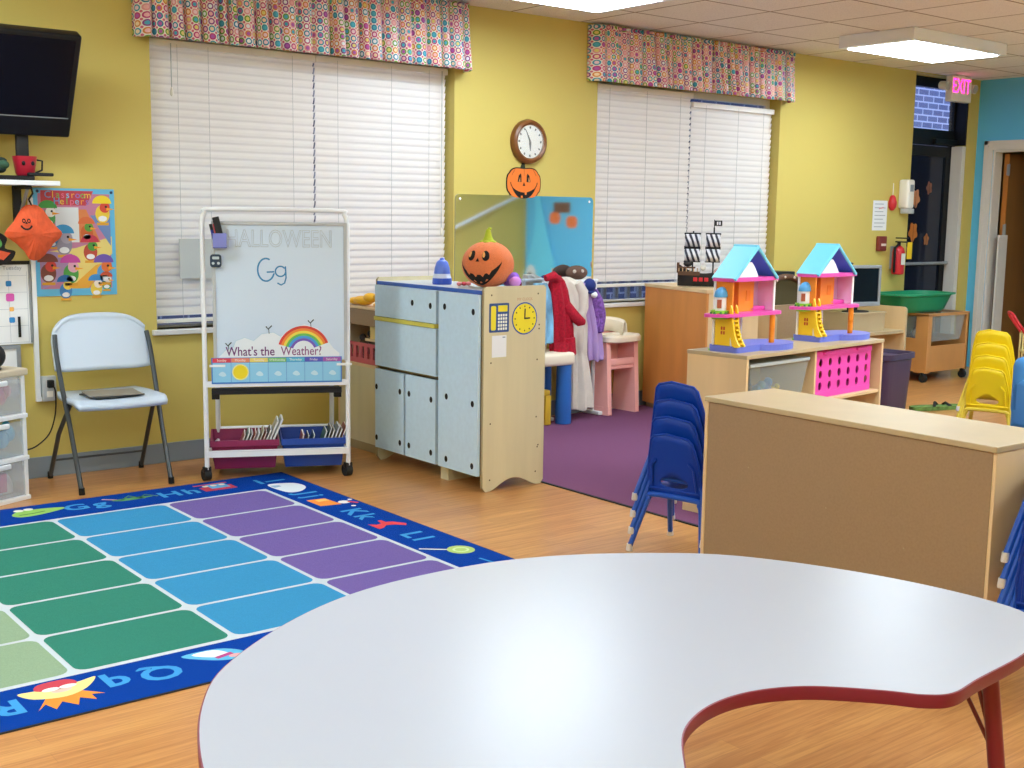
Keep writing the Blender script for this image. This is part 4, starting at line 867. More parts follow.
b = MB().frame((.098, -.524, .886), (1, 0, 0), (0, 0, 1)); b.flat(rrect(-.063, -.073, .063, .073, .006), 0, simple('#2c4f8c')); b.flat(rrect(-.052, -.062, -.02, .06, .008), .0006, M['yel2']); b.flat(rrect(-.008, .03, .052, .062, .004), .0006, M['yel2'])
for i in range(4):
    for j in range(5): b.flat(rrect(-.008+i*.0155, -.062+j*.017, -.008+i*.0155+.0115, -.062+j*.017+.0125, .002), .0006, simple('#eef0e6'))
b.build('phone_print', K)
b = MB().frame((.10, -.524, .742), (1, 0, 0), (0, 0, 1)); b.prism([(-.046, -.055), (.046, -.055), (.046, .055), (-.046, .055)], 0, .0008, M['paper']); b.stroke([(.02, .045), (.038, .045)], .006, .001, simple('#8a98a8')); b.build('paper_label', K)

# pumpkin plush
PC = (3.80, 5.0, 1.121)
r = thing('pumpkin_plush', 'round orange plush jack o lantern on top of the toy kitchen cabinet', 'plush', (PC[0], PC[1], 1.022))
RR = (.137, .134, .121)
b = MB(); b.ell((0, 0, .118), RR, M['plush'], 48, 24, lambda q, a: 1+.012*math.cos(8*q)*math.cos(a)); b.build('body', r)
fd = math.atan2(-PC[1], -PC[0])-.40      # face looks towards the rug side
def onp(x, y, k=1.022):
    # x right seen from front, y up, in units of radius angle
    q = fd+x; a = y; rr = 1+.012*math.cos(8*q)*math.cos(a)
    return (RR[0]*k*rr*math.cos(a)*math.cos(q), RR[1]*k*rr*math.cos(a)*math.sin(q), .118+RR[2]*k*math.sin(a))
b = MB(); nm = 21; tooth = lambda t, amp: amp*(1 if (int(t*9) % 2) else 0)
b.strip(lambda t: (-.95+1.9*t, .12-.55*(1-(2*t-1)**2)+.02), lambda t: (-.95+1.9*t, .12-1.12*(1-(2*t-1)**2)-.02), 30, onp, M['face'])
for x in (-.30, .32): b.strip(lambda t, x=x: (x+.15*math.cos(PI*t), .40+.24*math.sin(PI*t)), lambda t, x=x: (x+.15*math.cos(PI*t), .40-.22*math.sin(PI*t)), 16, onp, M['face'])
b.strip(lambda t: (-.07+.14*t, .16+.16*(1-abs(2*t-1))), lambda t: (-.07+.14*t, .15), 8, onp, M['face'])
on2 = lambda x, y: onp(x, y, 1.032)
for x in (-.38, .24): b.strip(lambda t, x=x: (x+.055*math.cos(PI*t), .42+.15*math.sin(PI*t)), lambda t, x=x: (x+.055*math.cos(PI*t), .42-.10*math.sin(PI*t)), 10, on2, simple('#e8a050'))
for x, s in ((-.42, 1), (-.12, 1), (.2, 1), (.46, 1)): b.strip(lambda t, x=x: (x-.09+.18*t, .14-.55*(1-((x-.09+.18*t)/.95)**2)+.03), lambda t, x=x: (x-.09+.18*t, .14-.55*(1-((x-.09+.18*t)/.95)**2)-.12*(1-abs(2*t-1))), 8, on2, M['plush'])
for x, s in ((-.26, 1), (.06, 1), (.36, 1)): b.strip(lambda t, x=x: (x-.07+.14*t, .10-.92*(1-((x-.07+.14*t)/.95)**2)+.09*(1-abs(2*t-1))), lambda t, x=x: (x-.07+.14*t, .10-.92*(1-((x-.07+.14*t)/.95)**2)-.02), 8, on2, M['plush'])
b.build('face', r)
b = MB(); b.lathe([(.040, .228), (.030, .243), (.02, .262), (.015, .285), (.010, .30)], M['stem'], n=14); b.tube([(0, 0, .29), (.006, -.004, .305), (.012, -.006, .30)], .009, M['stem'], 8)
for k in range(5): a = k*1.256; b.ell((.03*math.cos(a), .03*math.sin(a), .235), (.018, .018, .007), M['stem'], 10, 6)
b.build('stem', r)
r = thing('air_freshener', 'blue and white cone shaped bottle left of the plush pumpkin', 'bottle', (3.74, 5.33, 1.02)); r.scale = (1.1, 1.1, 1.05)
MB().lathe([(.046, 0), (.049, .006), (.047, .032)], simple('#3558c8', .3), n=24).build('base', r); MB().lathe([(.046, .032), (.040, .055)], simple('#cdd8f2', .3), n=24).build('middle', r); MB().lathe([(.041, .055), (.037, .085), (.029, .112), (.020, .122), (.013, .126), (.010, .134), (.003, .136)], simple('#5878dc', .3), n=24).build('top', r)
b = MB(); 
for k in range(9): a = k*.7; b.ell((3.915+.03*math.cos(a)*(k > 0), 4.93+.05*math.sin(a*1.3), 1.06+.012*math.sin(k*2)), (.032, .03, .028), simple(['#a86ad0', '#8a5cc8', '#d08ad8'][k % 3], .95), 12, 8)
tag(b.build('feather_boa'), 'purple and lilac fluffy boa behind the plush pumpkin', 'boa')
b = MB()
for k in range(3): b.ell((3.74+.03*k, 5.17, 1.031), (.016, .014, .011), simple('#e08a8e' if k != 1 else '#c83a4c', .6), 12, 8)
tag(b.build('toy_food'), 'small pink and red toy food behind the plush pumpkin', 'toy')

# low storage unit behind the kitchen cabinet, against the wall
r = thing('storage_shelf', 'tan wooden toy shelf between the easel and the toy kitchen cabinet', 'shelf', (3.66, 5.83, 0))
b = MB(); b.b2((0, 0, 0), (.30, .02, .84), M['maple']).b2((0, .46, 0), (.30, .48, .84), M['maple']).b2((0, .02, .0), (.02, .46, .05), M['edgewood']).b2((.28, .02, .0), (.30, .46, .84), M['hard']).b2((.02, .02, .652), (.28, .20, .668), M['maple']).b2((0, .02, .50), (.28, .46, .518), M['maple']); b.build('carcass', r, bevel=.002)
MB().b2((-.01, -.01, .84), (.31, .49, .856), M['maple']).build('top', r, bevel=.002); MB().b2((0.002, .02, .05), (.018, .46, .50), M['maple_end']).build('lower_panel', r); MB().b2((0, .02, .745), (.02, .46, .838), M['hard']).build('upper_rail', r)
r = thing('basket', 'pink slatted basket on the tan toy shelf beside the easel', 'basket', (3.80, 6.07, .518)); b = MB(); coral = simple('#d0646a', .5)
b.b2((-.13, -.21, 0), (.1, .21, .03), coral).b2((-.13, -.21, .10), (-.12, .21, .12), coral)
for k in range(7): b.b2((-.13, -.205+k*.062, .03), (-.12, -.17+k*.062, .10), coral)
b.b2((.09, -.21, .03), (.10, .21, .12), coral); b.build('body', r)
for k in range(8):
    b = MB(); x, y, z = 3.78+.03*(k % 2), 5.90+.045*k, .585+.05*(k % 3)*.6; b.ell((x, y, z), (.045, .04, .035), simple(['#55483f', '#6a5a4a', '#403530'][k % 3], .9), 12, 8); b.ell((x-.03, y, z+.035), (.022, .022, .022), simple(['#6a5a4a', '#403530', '#55483f'][k % 3], .9), 10, 6)
    tag(b.build('toy_animal'), 'small brown toy animal in the pink basket', 'toy', 'toy animals in the pink basket')
r = thing('toy_box', 'yellow and tan box above the toy animals on the tan shelf', 'box', (3.74, 5.91, .668), .25); MB().b2((-.05, -.07, 0), (.1, .07, .075), simple('#e8c878', .5), .004).build('body', r); MB().b2((-.052, -.074, .01), (.0, -.070, .065), simple('#f4e060', .5)).build('end_label', r)
b = MB(); yy = simple('#f2b41e', .4)
for p, s in (((3.70, 6.08, .885), (.05, .09, .028)), ((3.70, 6.0, .905), (.04, .05, .03)), ((3.72, 5.93, .915), (.035, .05, .022)), ((3.69, 6.15, .88), (.04, .05, .022)), ((3.70, 5.90, .872), (.04, .03, .015))): b.ell(p, s, yy, 16, 10)
tag(b.build('toy_truck'), 'rounded yellow plastic toy on top of the tan toy shelf', 'toy')
# ================================================================== KIDNEY TABLE
half = [(1.555, 2.256), (1.779, 2.233), (1.993, 2.144), (2.2, 1.997), (2.31, 1.85), (2.392, 1.669), (2.438, 1.5), (2.452, 1.342), (2.430, 1.25), (2.36, 1.178), (2.2, 1.135), (2.004, 1.118), (1.905, 1.108), (1.853, 1.135), (1.809, 1.192), (1.724, 1.278), (1.64, 1.322), (1.555, 1.336)]
full = half+[(3.11-x, y) for x, y in half[-2:0:-1]]
TX, TY = 1.555, 1.68
ol = [(x-TX, y-TY) for x, y in cat_rom(full, 6)]
r = thing('kidney_table', 'large white kidney shaped table with dark red edge in the foreground', 'table', (TX, TY, 0))
def shrink(P, d):
    out = []; n = len(P)
    A = sum(P[i][0]*P[(i+1) % n][1]-P[(i+1) % n][0]*P[i][1] for i in range(n)); sg = 1 if A > 0 else -1
    for i in range(n):
        t = Vector((P[(i+1) % n][0]-P[i-1][0], P[(i+1) % n][1]-P[i-1][1])).normalized(); out.append((P[i][0]-sg*t.y*d, P[i][1]+sg*t.x*d))
    return out
inn = shrink(ol, .0035)
b = MB(); b.prism(inn, .534, .5605, M['tabletop']); b.build('tabletop', r)
b = MB(); n = len(ol); rings = []
for d, z in ((.0035, .5603), (.001, .5595), (0, .557), (0, .537), (.001, .5345), (.0035, .5335)):
    P = shrink(ol, d) if d else ol; rings.append([(x, y, z) for x, y in P])
b.loft(rings, M['maroon'], caps=False); b.build('edge_band', r)
for x, y, sx, sy in ((.585, -.505, .045, -.05), (.42, .30, .03, .03), (-.34, .40, -.02, .04), (-.62, .15, -.05, .01), (-.585, -.505, -.045, -.05)):
    b = MB(); top = Vector((x, y, .534)); bot = Vector((x+sx, y+sy, .02)); mid = top.lerp(bot, .62)
    b.cyl(top, mid, .0165, M['redleg'], n=18).lathe([(.03, .526), (.03, .534)], M['redleg'], (x, y, 0), 18)
    l = b.build('leg', r)
    MB().cyl(mid, bot, .013, M['chrome'], n=16).cyl(bot, bot-Vector((0, 0, .02)), .018, M['grey'], n=14).build('leg_insert', l)
    q = MB(); dd = (top-bot).normalized(); at = top.lerp(bot, .36); ctr = Vector((-x, -y+.05, 0)).normalized(); sd = Vector((-ctr.y, ctr.x, 0))
    for s in (-.055, -.02): q.tube([at, Vector((x, y, .532))+(ctr*.0+sd*s)*1.6+ctr*.06*(1 if s < -.03 else .4)], .0045, M['redleg'], 8)
    q.build('brace', l)
    for k in (.55, .60): MB().ell(top.lerp(bot, k)+Vector((-.017, -.006, 0)), (.005, .005, .005), M['chrome'], 8, 6).build('bolt', l)

# ================================================================== CHILD STACK CHAIRS
def child_chair(name, shell, legm, label, cat, group):
    r = thing(name, label, cat, (0, 0, 0), 0, group)
    # back with handle slot
    hz = .300; K = 48
    OP = [(-.120, .25), (-.125, .33), (-.113, .41), (-.096, .483), (-.080, .501), (-.02, .515), (.080, .501), (.096, .483), (.113, .41), (.125, .33), (.120, .25), (.06, .243), (-.06, .243)]
    OPc = []
    for i in range(len(OP)):
        a, c = OP[i], OP[(i+1) % len(OP)]
        for j in range(20): OPc.append((a[0]+(c[0]-a[0])*j/20, a[1]+(c[1]-a[1])*j/20))
    def outer(q): return min(OPc, key=lambda p: abs((math.atan2(p[1]-hz, p[0])-q+PI) % (2*PI)-PI))
    def hole(q): cx, sx = math.cos(q), math.sin(q); rr = 1/((abs(cx)/.066)**2.2+(abs(sx)/(.026 if sx > 0 else .016))**2.2)**(1/2.2); return (cx*rr, hz+sx*rr)
    def surf(x, z): t = (z-.245)/.27; return (x, -.105-.045*t-.012*t*t+.55*x*x, z)
    rings = []
    for i in range(7):
        k = (i/6)
        rings.append([surf(hole(q)[0]*(1-k)+outer(q)[0]*k, hole(q)[1]*(1-k)+outer(q)[1]*k) for q in [2*PI*j/K-PI+.001 for j in range(K)]])
    MB().loft(rings, shell, caps=False).build('backrest', r, solid=.007)
    b = MB()   # rim and gussets
    b.tube([surf(*p) for p in [OP[i] for i in (0, 1, 2, 3, 4, 5, 6, 7, 8, 9, 10)]], .0055, shell, 8)
    for s in (-1, 1): b.tube([Vector(surf(s*.075, .40))+Vector((0, -.004, 0)), Vector(surf(s*.098, .375))+Vector((0, -.010, 0)), Vector(surf(s*.105, .27))+Vector((0, -.004, 0))], .006, shell, 6)
    b.build('back_rim', r)
    def seat(u, v):
        x = -1+2*u; y = v; hw = .12+.025*min(1, y*2.2)
        return (hw*x*(1-.10*max(0, y-.8)*5*abs(x)**4), -.115+.27*y, .258-.012*(1-x*x)*math.sin(PI*min(1, y))-.030*max(0, y-.85)/.15+.016*max(0, .12-y)/.12)
    MB().grid(seat, 14, 14, shell).build('seat', r, solid=.008)
    for nm, sy, fx, tx, ty, fy in (('rear_leg_frame', -1, .170, .12, -.112, -.175), ('front_leg_frame', 1, .158, .12, .085, .150)):
        P = [(-fx, fy, .015), (-tx-.012, ty*1.05, .19), (-tx, ty, .225), (-tx+.018, ty, .243), (tx-.018, ty, .243), (tx, ty, .225), (tx+.012, ty*1.05, .19), (fx, fy, .015)]
        o = MB().tube(cat_rom(P, 4, False), .0115, legm, 10).build(nm, r)
        for s in (-1, 1): MB().lathe([(.0135, 0), (.0145, .004), (.0125, .022), (.012, .03)], M['chrome'], (s*fx, fy, 0), 12).build('glide', o)
    return r
def stack(proto, first, x, y, rz, n, labels, group, dy=.016, dz=.068):
    out = []
    for k in range(n):
        loc = (x-math.sin(rz)*dy*k, y+math.cos(rz)*dy*k, dz*k)
        if k == 0 and first: c = proto; c.location = loc; c.rotation_euler = (0, 0, rz); c['label'] = labels[0]; c['group'] = group
        else: c = dup(proto, loc, rz, labels[k], group)
    return
bc = child_chair('child_chair', M['blue'], M['bluel'], 'x', 'chair', 'g')
ordn = ['lowest', 'second lowest', 'third from the bottom', 'topmost']
stack(bc, True, 3.667, 3.415, math.radians(-75.5), 4, [o+' blue child chair in the stack left of the tan shelf' for o in ordn], 'blue chairs stacked left of the tan shelf', dy=.011, dz=.071)
od7 = ['lowest', 'second lowest', 'third from the bottom', 'third from the top', 'second from the top', 'topmost']
stack(bc, False, 3.478, 1.675, math.radians(-75), 6, [o+' blue child chair in the stack at the lower right photo edge' for o in od7], 'blue chairs stacked right of the tan shelf', dy=.02, dz=.076)
yc = child_chair('child_chair', M['ychair'], M['ychairl'], 'x', 'chair', 'g')
stack(yc, True, 6.93, 3.92, math.radians(-72), 4, [o+' yellow child chair in the stack by the teal wall doorway' for o in ordn], 'yellow chairs stacked before the doorway', dy=.022, dz=.075)

# ================================================================== TAN SHELF (seen from its back)
r = thing('tan_shelf', 'low tan shelf unit turned with its plain back to the kidney table', 'shelf', (3.40, 2.491, 0), -.022)
b = MB(); L = .605; D = .39
b.b2((.004, -L, 0), (D, -L+.018, .70), M['maple']).b2((.006, L-.018, 0), (D, L, .70), M['maple']).b2((.012, -L+.018, .06), (D, L-.018, .078), M['maple']).b2((.012, -L+.018, .36), (D, L-.018, .378), M['maple']).b2((.02, -L+.018, 0), (D-.02, L-.018, .06), M['maple']).b2((.012, -.01, .078), (D, .01, .70), M['maple'])
b.build('carcass', r, bevel=.0015)
o = MB().b2((.002, -L+.012, .02), (.0118, L-.012, .698), M['hard']).build('back_panel', r); o['label'] = 'plain tan hardboard back'
MB().b2((-.003, L-.014, 0), (.006, L+.001, .70), M['maple']).build('corner_strip', r, bevel=.002)
MB().b2((-.006, -L-.004, .70), (D+.004, L+.004, .72), M['maple_top']).build('top', r, bevel=.003)
for y, z in ((.38, .48), (.02, .40), (-.3, .33)): MB().ell((.0015, y, z), (.002, .003, .003), M['edgewood'], 8, 6).build('nail', r)

# ================================================================== DOLLHOUSE SHELF
SA = math.atan2(.129, 1.233); SL, SD, SH = 1.24, .335, .78
def sp(x, y, z=0): return (4.183+x*math.cos(SA)-y*math.sin(SA), 3.558+x*math.sin(SA)+y*math.cos(SA), z)
r = thing('dollhouse_shelf', 'low maple shelf with open bays carrying the two dollhouses', 'shelf', sp(0, 0), SA)
b = MB(); b.b2((0, 0, 0), (.018, SD, SH-.018), M['maple']).b2((SL-.018, 0, 0), (SL, SD, SH-.018), M['maple']).b2((.592, .01, .06), (.608, SD, SH-.018), M['maple']).b2((.018, .005, .50), (SL-.018, SD, .516), M['maple']).b2((.018, .005, .06), (SL-.018, SD, .076), M['maple']).b2((.018, .02, 0), (SL-.018, .035, .06), M['maple']).b2((.018, SD-.01, .076), (SL-.018, SD, SH-.018), M['hard'])
b.build('carcass', r, bevel=.0015)
MB().b2((-.003, -.003, SH-.018), (SL+.003, SD+.002, SH), M['maple_top']).build('top', r, bevel=.002)
# clear tote
r = thing('clear_tote', 'clear plastic storage tote in the left bay of the dollhouse shelf', 'tote', sp(.31, .165, .516), SA)
b = MB(); w2, d2, h = .245, .14, .20; w1, d1 = .215, .12
b.add([(-w1, -d1, 0), (w1, -d1, 0), (w1, d1, 0), (-w1, d1, 0), (-w2, -d2, h), (w2, -d2, h), (w2, d2, h), (-w2, d2, h)], [(3, 2, 1, 0), (0, 1, 5, 4), (1, 2, 6, 5), (2, 3, 7, 6), (3, 0, 4, 7)], M['clear']); b.build('tub', r, solid=.003)
MB().b2((-w2-.008, -d2-.008, h), (w2+.008, d2+.008, h+.018), mat('tote lid', '#cdd8dc', .3, alpha=.8)).build('lid', r, bevel=.005)
for x, z, s, c, lb in ((.06, .06, .045, '#2f7fd0', 'blue plastic toy inside the clear tote'), (.15, .04, .03, '#e8d040', 'yellow plastic toy inside the clear tote'), (-.1, .045, .04, '#5a6a70', 'grey plastic toy inside the clear tote'), (0.01, .05, .04, '#4c9ad0', 'light blue plastic toy in the middle of the clear tote')):
    b = MB().at(sp(.31+x, .15, .522)); b.ell((0, 0, s), (s, s*.8, s), simple(c, .4), 14, 10, lambda q, a: 1+.2*math.cos(3*q)*math.cos(a)); b.ell((s*.3, -s*.3, s*2), (s*.5, s*.5, s*.55), simple(c, .4), 10, 8); tag(b.build('plastic_toy'), lb, 'toy')
# milk crate
def crate(name, label, loc, rz, w, d, h, m, nx, nz, nd):
    r = thing(name, label, 'crate', loc, rz)
    def face(o, ex, ey, W, H, n, k, nm):
        b = MB().frame(o, ex, ey); cw, ch = W/n, H/k
        for i in range(n):
            for j in range(k):
                cx, cy = (i+.5)*cw, (j+.5)*ch; rr = min(cw, ch)*.31; vs = []
                for q in range(16):
                    a = 2*PI*q/16; c, s = math.cos(a), math.sin(a); t = 1/max(abs(c), abs(s)); vs += [(cx+c*t*cw/2, cy+s*t*ch/2, 0), (cx+c*rr*.85, cy+s*rr*1.15, 0)]
                b.add(vs, [(2*q, (2*q+2) % 32, (2*q+3) % 32, 2*q+1) for q in range(16)], m)
        b.build(nm, r, solid=.006, weld=True)
    face((-w/2, -d/2, 0.03), (1, 0, 0), (0, 0, 1), w, h-.06, nx, nz, 'front_side'); face((-w/2, d/2, .03), (1, 0, 0), (0, 0, 1), w, h-.06, nx, nz, 'rear_side')
    face((-w/2, -d/2, .03), (0, 1, 0), (0, 0, 1), d, h-.06, nd, nz, 'left_side'); face((w/2, -d/2, .03), (0, 1, 0), (0, 0, 1), d, h-.06, nd, nz, 'right_side')
    b = MB(); b.b2((-w/2-.004, -d/2-.004, 0), (w/2+.004, d/2+.004, .03), m)
    t = .006
    for a, c in (((-w/2-t, -d/2-t, h-.03), (w/2+t, -d/2+t, h)), ((-w/2-t, d/2-t, h-.03), (w/2+t, d/2+t, h)), ((-w/2-t, -d/2, h-.03), (-w/2+t, d/2, h)), ((w/2-t, -d/2, h-.03), (w/2+t, d/2, h))): b.b2(a, c, m)
    b.build('base_and_rim', r, bevel=.003)
    for x in (-w*.3, w*.3): MB().b2((x-.05, -d/2-.018, h-.018), (x+.05, -d/2, h-.004), m, .004).build('lug', r)
    return r
crate('milk_crate', 'hot pink crate with round holes in the right bay of the dollhouse shelf', sp(.905, .17, .516), SA, .53, .27, .235, M['magenta'], 6, 3, 4)
for x, y, s, c in ((-.1, 0, .05, '#e07a3a'), (.1, .02, .055, '#d8a030'), (0.0, .05, .05, '#5a3a7a')):
    b = MB().at(sp(.885+x, .17+y, .55)); b.ell((0, 0, s), (s, s, s), simple(c), 14, 8, lambda q, a: 1+.15*math.cos(4*q)); tag(b.build('plastic_toy'), {'#e07a3a': 'orange', '#d8a030': 'mustard', '#5a3a7a': 'violet'}[c]+' toy inside the hot pink crate', 'toy')

# ================================================================== DOLLHOUSES
def dollhouse(label):
    r = thing('dollhouse', label, 'dollhouse', (0, 0, 0), 0, 'dollhouses on the maple shelf')
    b = MB(); b.prism(rrect(-.27, -.085, -.03, .08, .02), 0, .03, M['peri']).prism([(.055+.165*math.cos(2*PI*i/40), -.02+.125*math.sin(2*PI*i/40)) for i in range(40)], 0, .028, M['peri']); b.build('base', r, bevel=.005)
    W = simple('#f0eef0', .4)
    MB().b2((-.146, -.06, .03), (-.138, .06, .165), M['toyyel']).build('yellow_wall', r, bevel=.002)
    b = MB().frame((-.1465, .0, .10), (0, -1, 0), (0, 0, 1)); rd = simple('#c8501c')
    for i in (-1, 1):
        for j in (-1, 1): b.flat(rrect(i*.0085-.006, j*.0105-.008, i*.0085+.006, j*.0105+.008, .003), 0, rd)
    b.build('cross_window', r)
    for a, c in (((-.152, -.068, .03), (-.138, -.056, .165)), ((-.152, .056, .03), (-.138, .07, .33)), ((.134, -.062, .18), (.146, -.05, .33)), ((.02, .05, .03), (.034, .064, .165))): MB().b2(a, c, W).build('white_post', r, bevel=.003)
    MB().b2((-.13, .055, .03), (.03, .062, .165), M['lilac']).b2((-.10, .052, .09), (-.06, .056, .13), simple('#a97ab8')).b2((-.03, .05, .03), (.0, .056, .13), simple('#e8e6f2')).build('ground_wall', r)
    MB().cyl((.118, -.075, .028), (.118, -.075, .165), .0145, M['orange']).cyl((.118, -.075, .085), (.118, -.075, .10), .0145, M['orange']).cyl((.118, -.075, .028), (.118, -.075, .04), .0145, M['orange']).build('pillar', r)
    b = MB(); P = cat_rom([(-.20, .07), (-.20, -.04), (-.15, -.085), (0, -.095), (.10, -.105), (.165, -.085), (.165, .07)], 4)
    b.prism(P, .165, .180, M['pink']); b.build('upper_floor', r, bevel=.004)
    MB().b2((.03, .0, .18), (.145, .06, .20), M['pink']).build('sofa', r, bevel=.006)
    MB().b2((-.146, -.058, .18), (-.138, .06, .33), M['orange']).build('orange_side_wall', r, bevel=.001)
    MB().b2((-.138, .054, .18), (.146, .061, .33), M['lilac']).build('rear_wall', r)
    MB().b2((-.05, .0, .18), (.055, .053, .325), M['orange']).b2((.0, -.003, .23), (.03, .0, .28), simple('#e87a14')).build('orange_room_wall', r, bevel=.002)
    MB().b2((.139, -.055, .18), (.146, .06, .33), simple('#eec6e4', .45)).build('pink_side_wall', r)
    b = MB(); b.prism(cat_rom([(-.158, .072), (-.158, -.072), (-.05, -.082), (.06, -.082), (.156, -.072), (.156, .072)], 1), .327, .345, M['pink']); b.build('eave_rim', r, bevel=.004)
    # roof
    def slope(sx, mt, nm):
        b = MB(); a = (sx*.165, .342); c = (0, .492); t = .013; dx, dz = c[0]-a[0], c[1]-a[1]; l = math.hypot(dx, dz); nx, nz = -dz/l*t*sx*-1, abs(dx)/l*t
        poly = [a, c, (c[0], c[1]+t*1.2), (a[0]+sx*abs(nx)*1.0, a[1]+nz)]
        vs = [(x, y, z) for y in (-.082, .078) for x, z in poly]
        b.add(vs, [(0, 1, 2, 3), (7, 6, 5, 4), (0, 4, 5, 1), (3, 2, 6, 7), (0, 3, 7, 4), (1, 5, 6, 2)], mt)
        o = b.build(nm, r); return o
    slope(-1, M['sky'], 'left_roof'); slope(1, M['roofin'], 'right_roof')
    b = MB()
    for sx in (-1, 1): b.tube([(sx*.172, -.083, .345), (0, -.083, .497)], .0085, M['sky'], 8)
    b.tube([(0, -.085, .50), (0, .08, .50)], .0085, M['sky'], 8); b.build('roof_edge', r)
    b = MB().frame((0, -.045, 0), (1, 0, 0), (0, 0, 1)); b.prism([(-.15, .345), (.06, .345), (.02, .40), (-.005, .425), (-.06, .425)], 0, .006, W); b.build('gable', r)
    # balcony, turret, slide
    b = MB(); b.lathe([(.040, .155), (.046, .165), (.048, .195), (.043, .195), (.040, .172)], M['lime'], (-.155, .012, 0), 24); b.build('balcony', r)
    b = MB()
    for q in (-2.5, -2.0, 2.6, 3.14): b.ell((-.155+.048*math.cos(q+.2), .012+.048*math.sin(q+.2), .18), (.007, .007, .011), simple('#2f7a2c'), 8, 6)
    b.ell((-.155-.04, .012-.028, .175), (.009, .009, .009), M['red'], 8, 6); b.build('balcony_flowers', r)
    MB().lathe([(.030, .185), (.030, .255)], W, (-.15, .012, 0), 20).build('turret', r)
    MB().at((-.15, .012, 0), 3.6).b2((.027, -.011, .205), (.032, .011, .245), simple('#a9543a')).build('turret_window', r)
    MB().lathe([(.036, .255), (.037, .262), (.033, .28), (.022, .295), (.008, .302)], simple('#4f9fd8', .4), (-.15, .012, 0), 22).build('turret_dome', r)
    prof = [(-.055, .215), (-.075, .20), (-.085, .16), (-.095, .115), (-.115, .075), (-.14, .05), (-.16, .03), (-.095, .03), (-.075, .06), (-.06, .10)]
    b = MB().frame((-.155, 0, 0), (0, 1, 0), (0, 0, 1)); b.prism(cat_rom(prof, 3), 0, .012, M['toyyel']); b.build('slide_rail', r)
    b = MB().frame((-.112, 0, 0), (0, 1, 0), (0, 0, 1)); b.prism(cat_rom(prof, 3), 0, .010, M['toyyel']); b.build('slide_rail', r)
    b = MB()
    for k in range(7): t = k/6; b.b2((-.143, -.148+.068*t, .04+.125*t), (-.112, -.128+.068*t, .048+.125*t), M['toyyel'])
    b.build('ladder_steps', r)
    MB().lathe([(.016, 0), (.018, .006), (.01, .014)], M['lime'], (-.25, .07, .0), 14).build('shrub', r)
    for c in r.children:
        if c.name.split('.')[0] not in ('base', 'shrub'): c.scale = (1.22, .8, 1); c.location.x = -.09
        if 'roof' in c.name or 'gable' in c.name: c.scale = (1.03, .8, .97); c.location.x = -.105; c.location.z = .002
        if 'slide' in c.name or 'ladder' in c.name: c.scale = (1.0, .55, 1); c.location.x = -.125; c.location.y = -.012
    return r
h = dollhouse('pink and blue toy dollhouse nearer the camera, on the left end of the maple shelf')
h.location = sp(.312, .175, SH); h.rotation_euler = (0, 0, SA+.02)
dup(h, sp(1.062, .19, SH), SA-.02, 'pink and blue toy dollhouse on the right end of the maple shelf, before the monitor')

# ================================================================== TALL CABINET + SHIP
CA = math.atan2(5.52-6.30, 6.05-6.24)   # along the broad orange side
r = thing('wood_cabinet', 'brown wooden cabinet with plain orange side under the toy pirate ship', 'cabinet', (6.24, 6.295, 0), CA)
# local x along the orange face (away from wall), local y = to the right
b = MB(); b.b2((0, 0, .04), (.80, .018, .89), M['oak']).b2((.02, .02, 0), (.78, .40, .04), M['edgewood']); b.build('side_panel', r, bevel=.001)
MB().b2((.782, .018, .04), (.80, .43, .89), M['maple']).b2((0, .018, .04), (.018, .43, .89), M['maple']).b2((.018, .018, .04), (.782, .43, .058), M['maple']).b2((.018, .018, .46), (.782, .42, .478), M['maple']).b2((.018, .42, .058), (.782, .43, .89), M['maple']).build('carcass', r)
MB().b2((-.006, -.006, .89), (.806, .44, .913), M['maple']).build('top', r, bevel=.002)
r = thing('toy_ship', 'dark toy pirate ship with striped sails on the brown cabinet', 'toy', (6.31, 5.80, .913), math.atan2(-.73, .68)); r.scale = (1.06, 1.06, 1.08)
blk = simple('#1b1a1c', .5); br = simple('#5a3a26', .5)
rings = []
for i in range(13):
    t = -1+2*i/12; x = .165*t; hw = .05*(1-abs(t)**3*(.9 if t > 0 else .45)); top = .085+.05*t*t*(1.3 if t < 0 else .8); bt = .004+.03*max(0, t-.5)
    rings.append([(x, -hw*.5, bt), (x, -hw*.95, bt+.03), (x, -hw, top), (x, -hw*.85, top), (x, -hw*.8, top-.02), (x, hw*.8, top-.02), (x, hw*.85, top), (x, hw, top), (x, hw*.95, bt+.03), (x, hw*.5, bt)])
MB().loft(rings, blk).build('hull', r)
b = MB(); b.b2((-.165, -.053, .075), (-.02, -.046, .10), br).b2((-.165, -.05, .12), (-.05, -.044, .13), br).b2((-.172, -.045, .09), (-.155, .045, .155), br)
for k in range(6): b.b2((-.16+.024*k, -.05, .10), (-.154+.024*k, -.045, .122), simple('#c8a880'))
b.tube([(.15, 0, .12), (.215, 0, .15)], .006, br, 8); b.build('deck_trim', r)
for k in range(3): MB().b2((-.062+.036*k, -.0545, .036), (-.035+.036*k, -.048, .062), M['red'], .003).build('gun_port', r)
for x in (-.07, .065): MB().cyl((x, 0, .06), (x, 0, .36 if x < 0 else .385), .005, blk).build('mast', r)
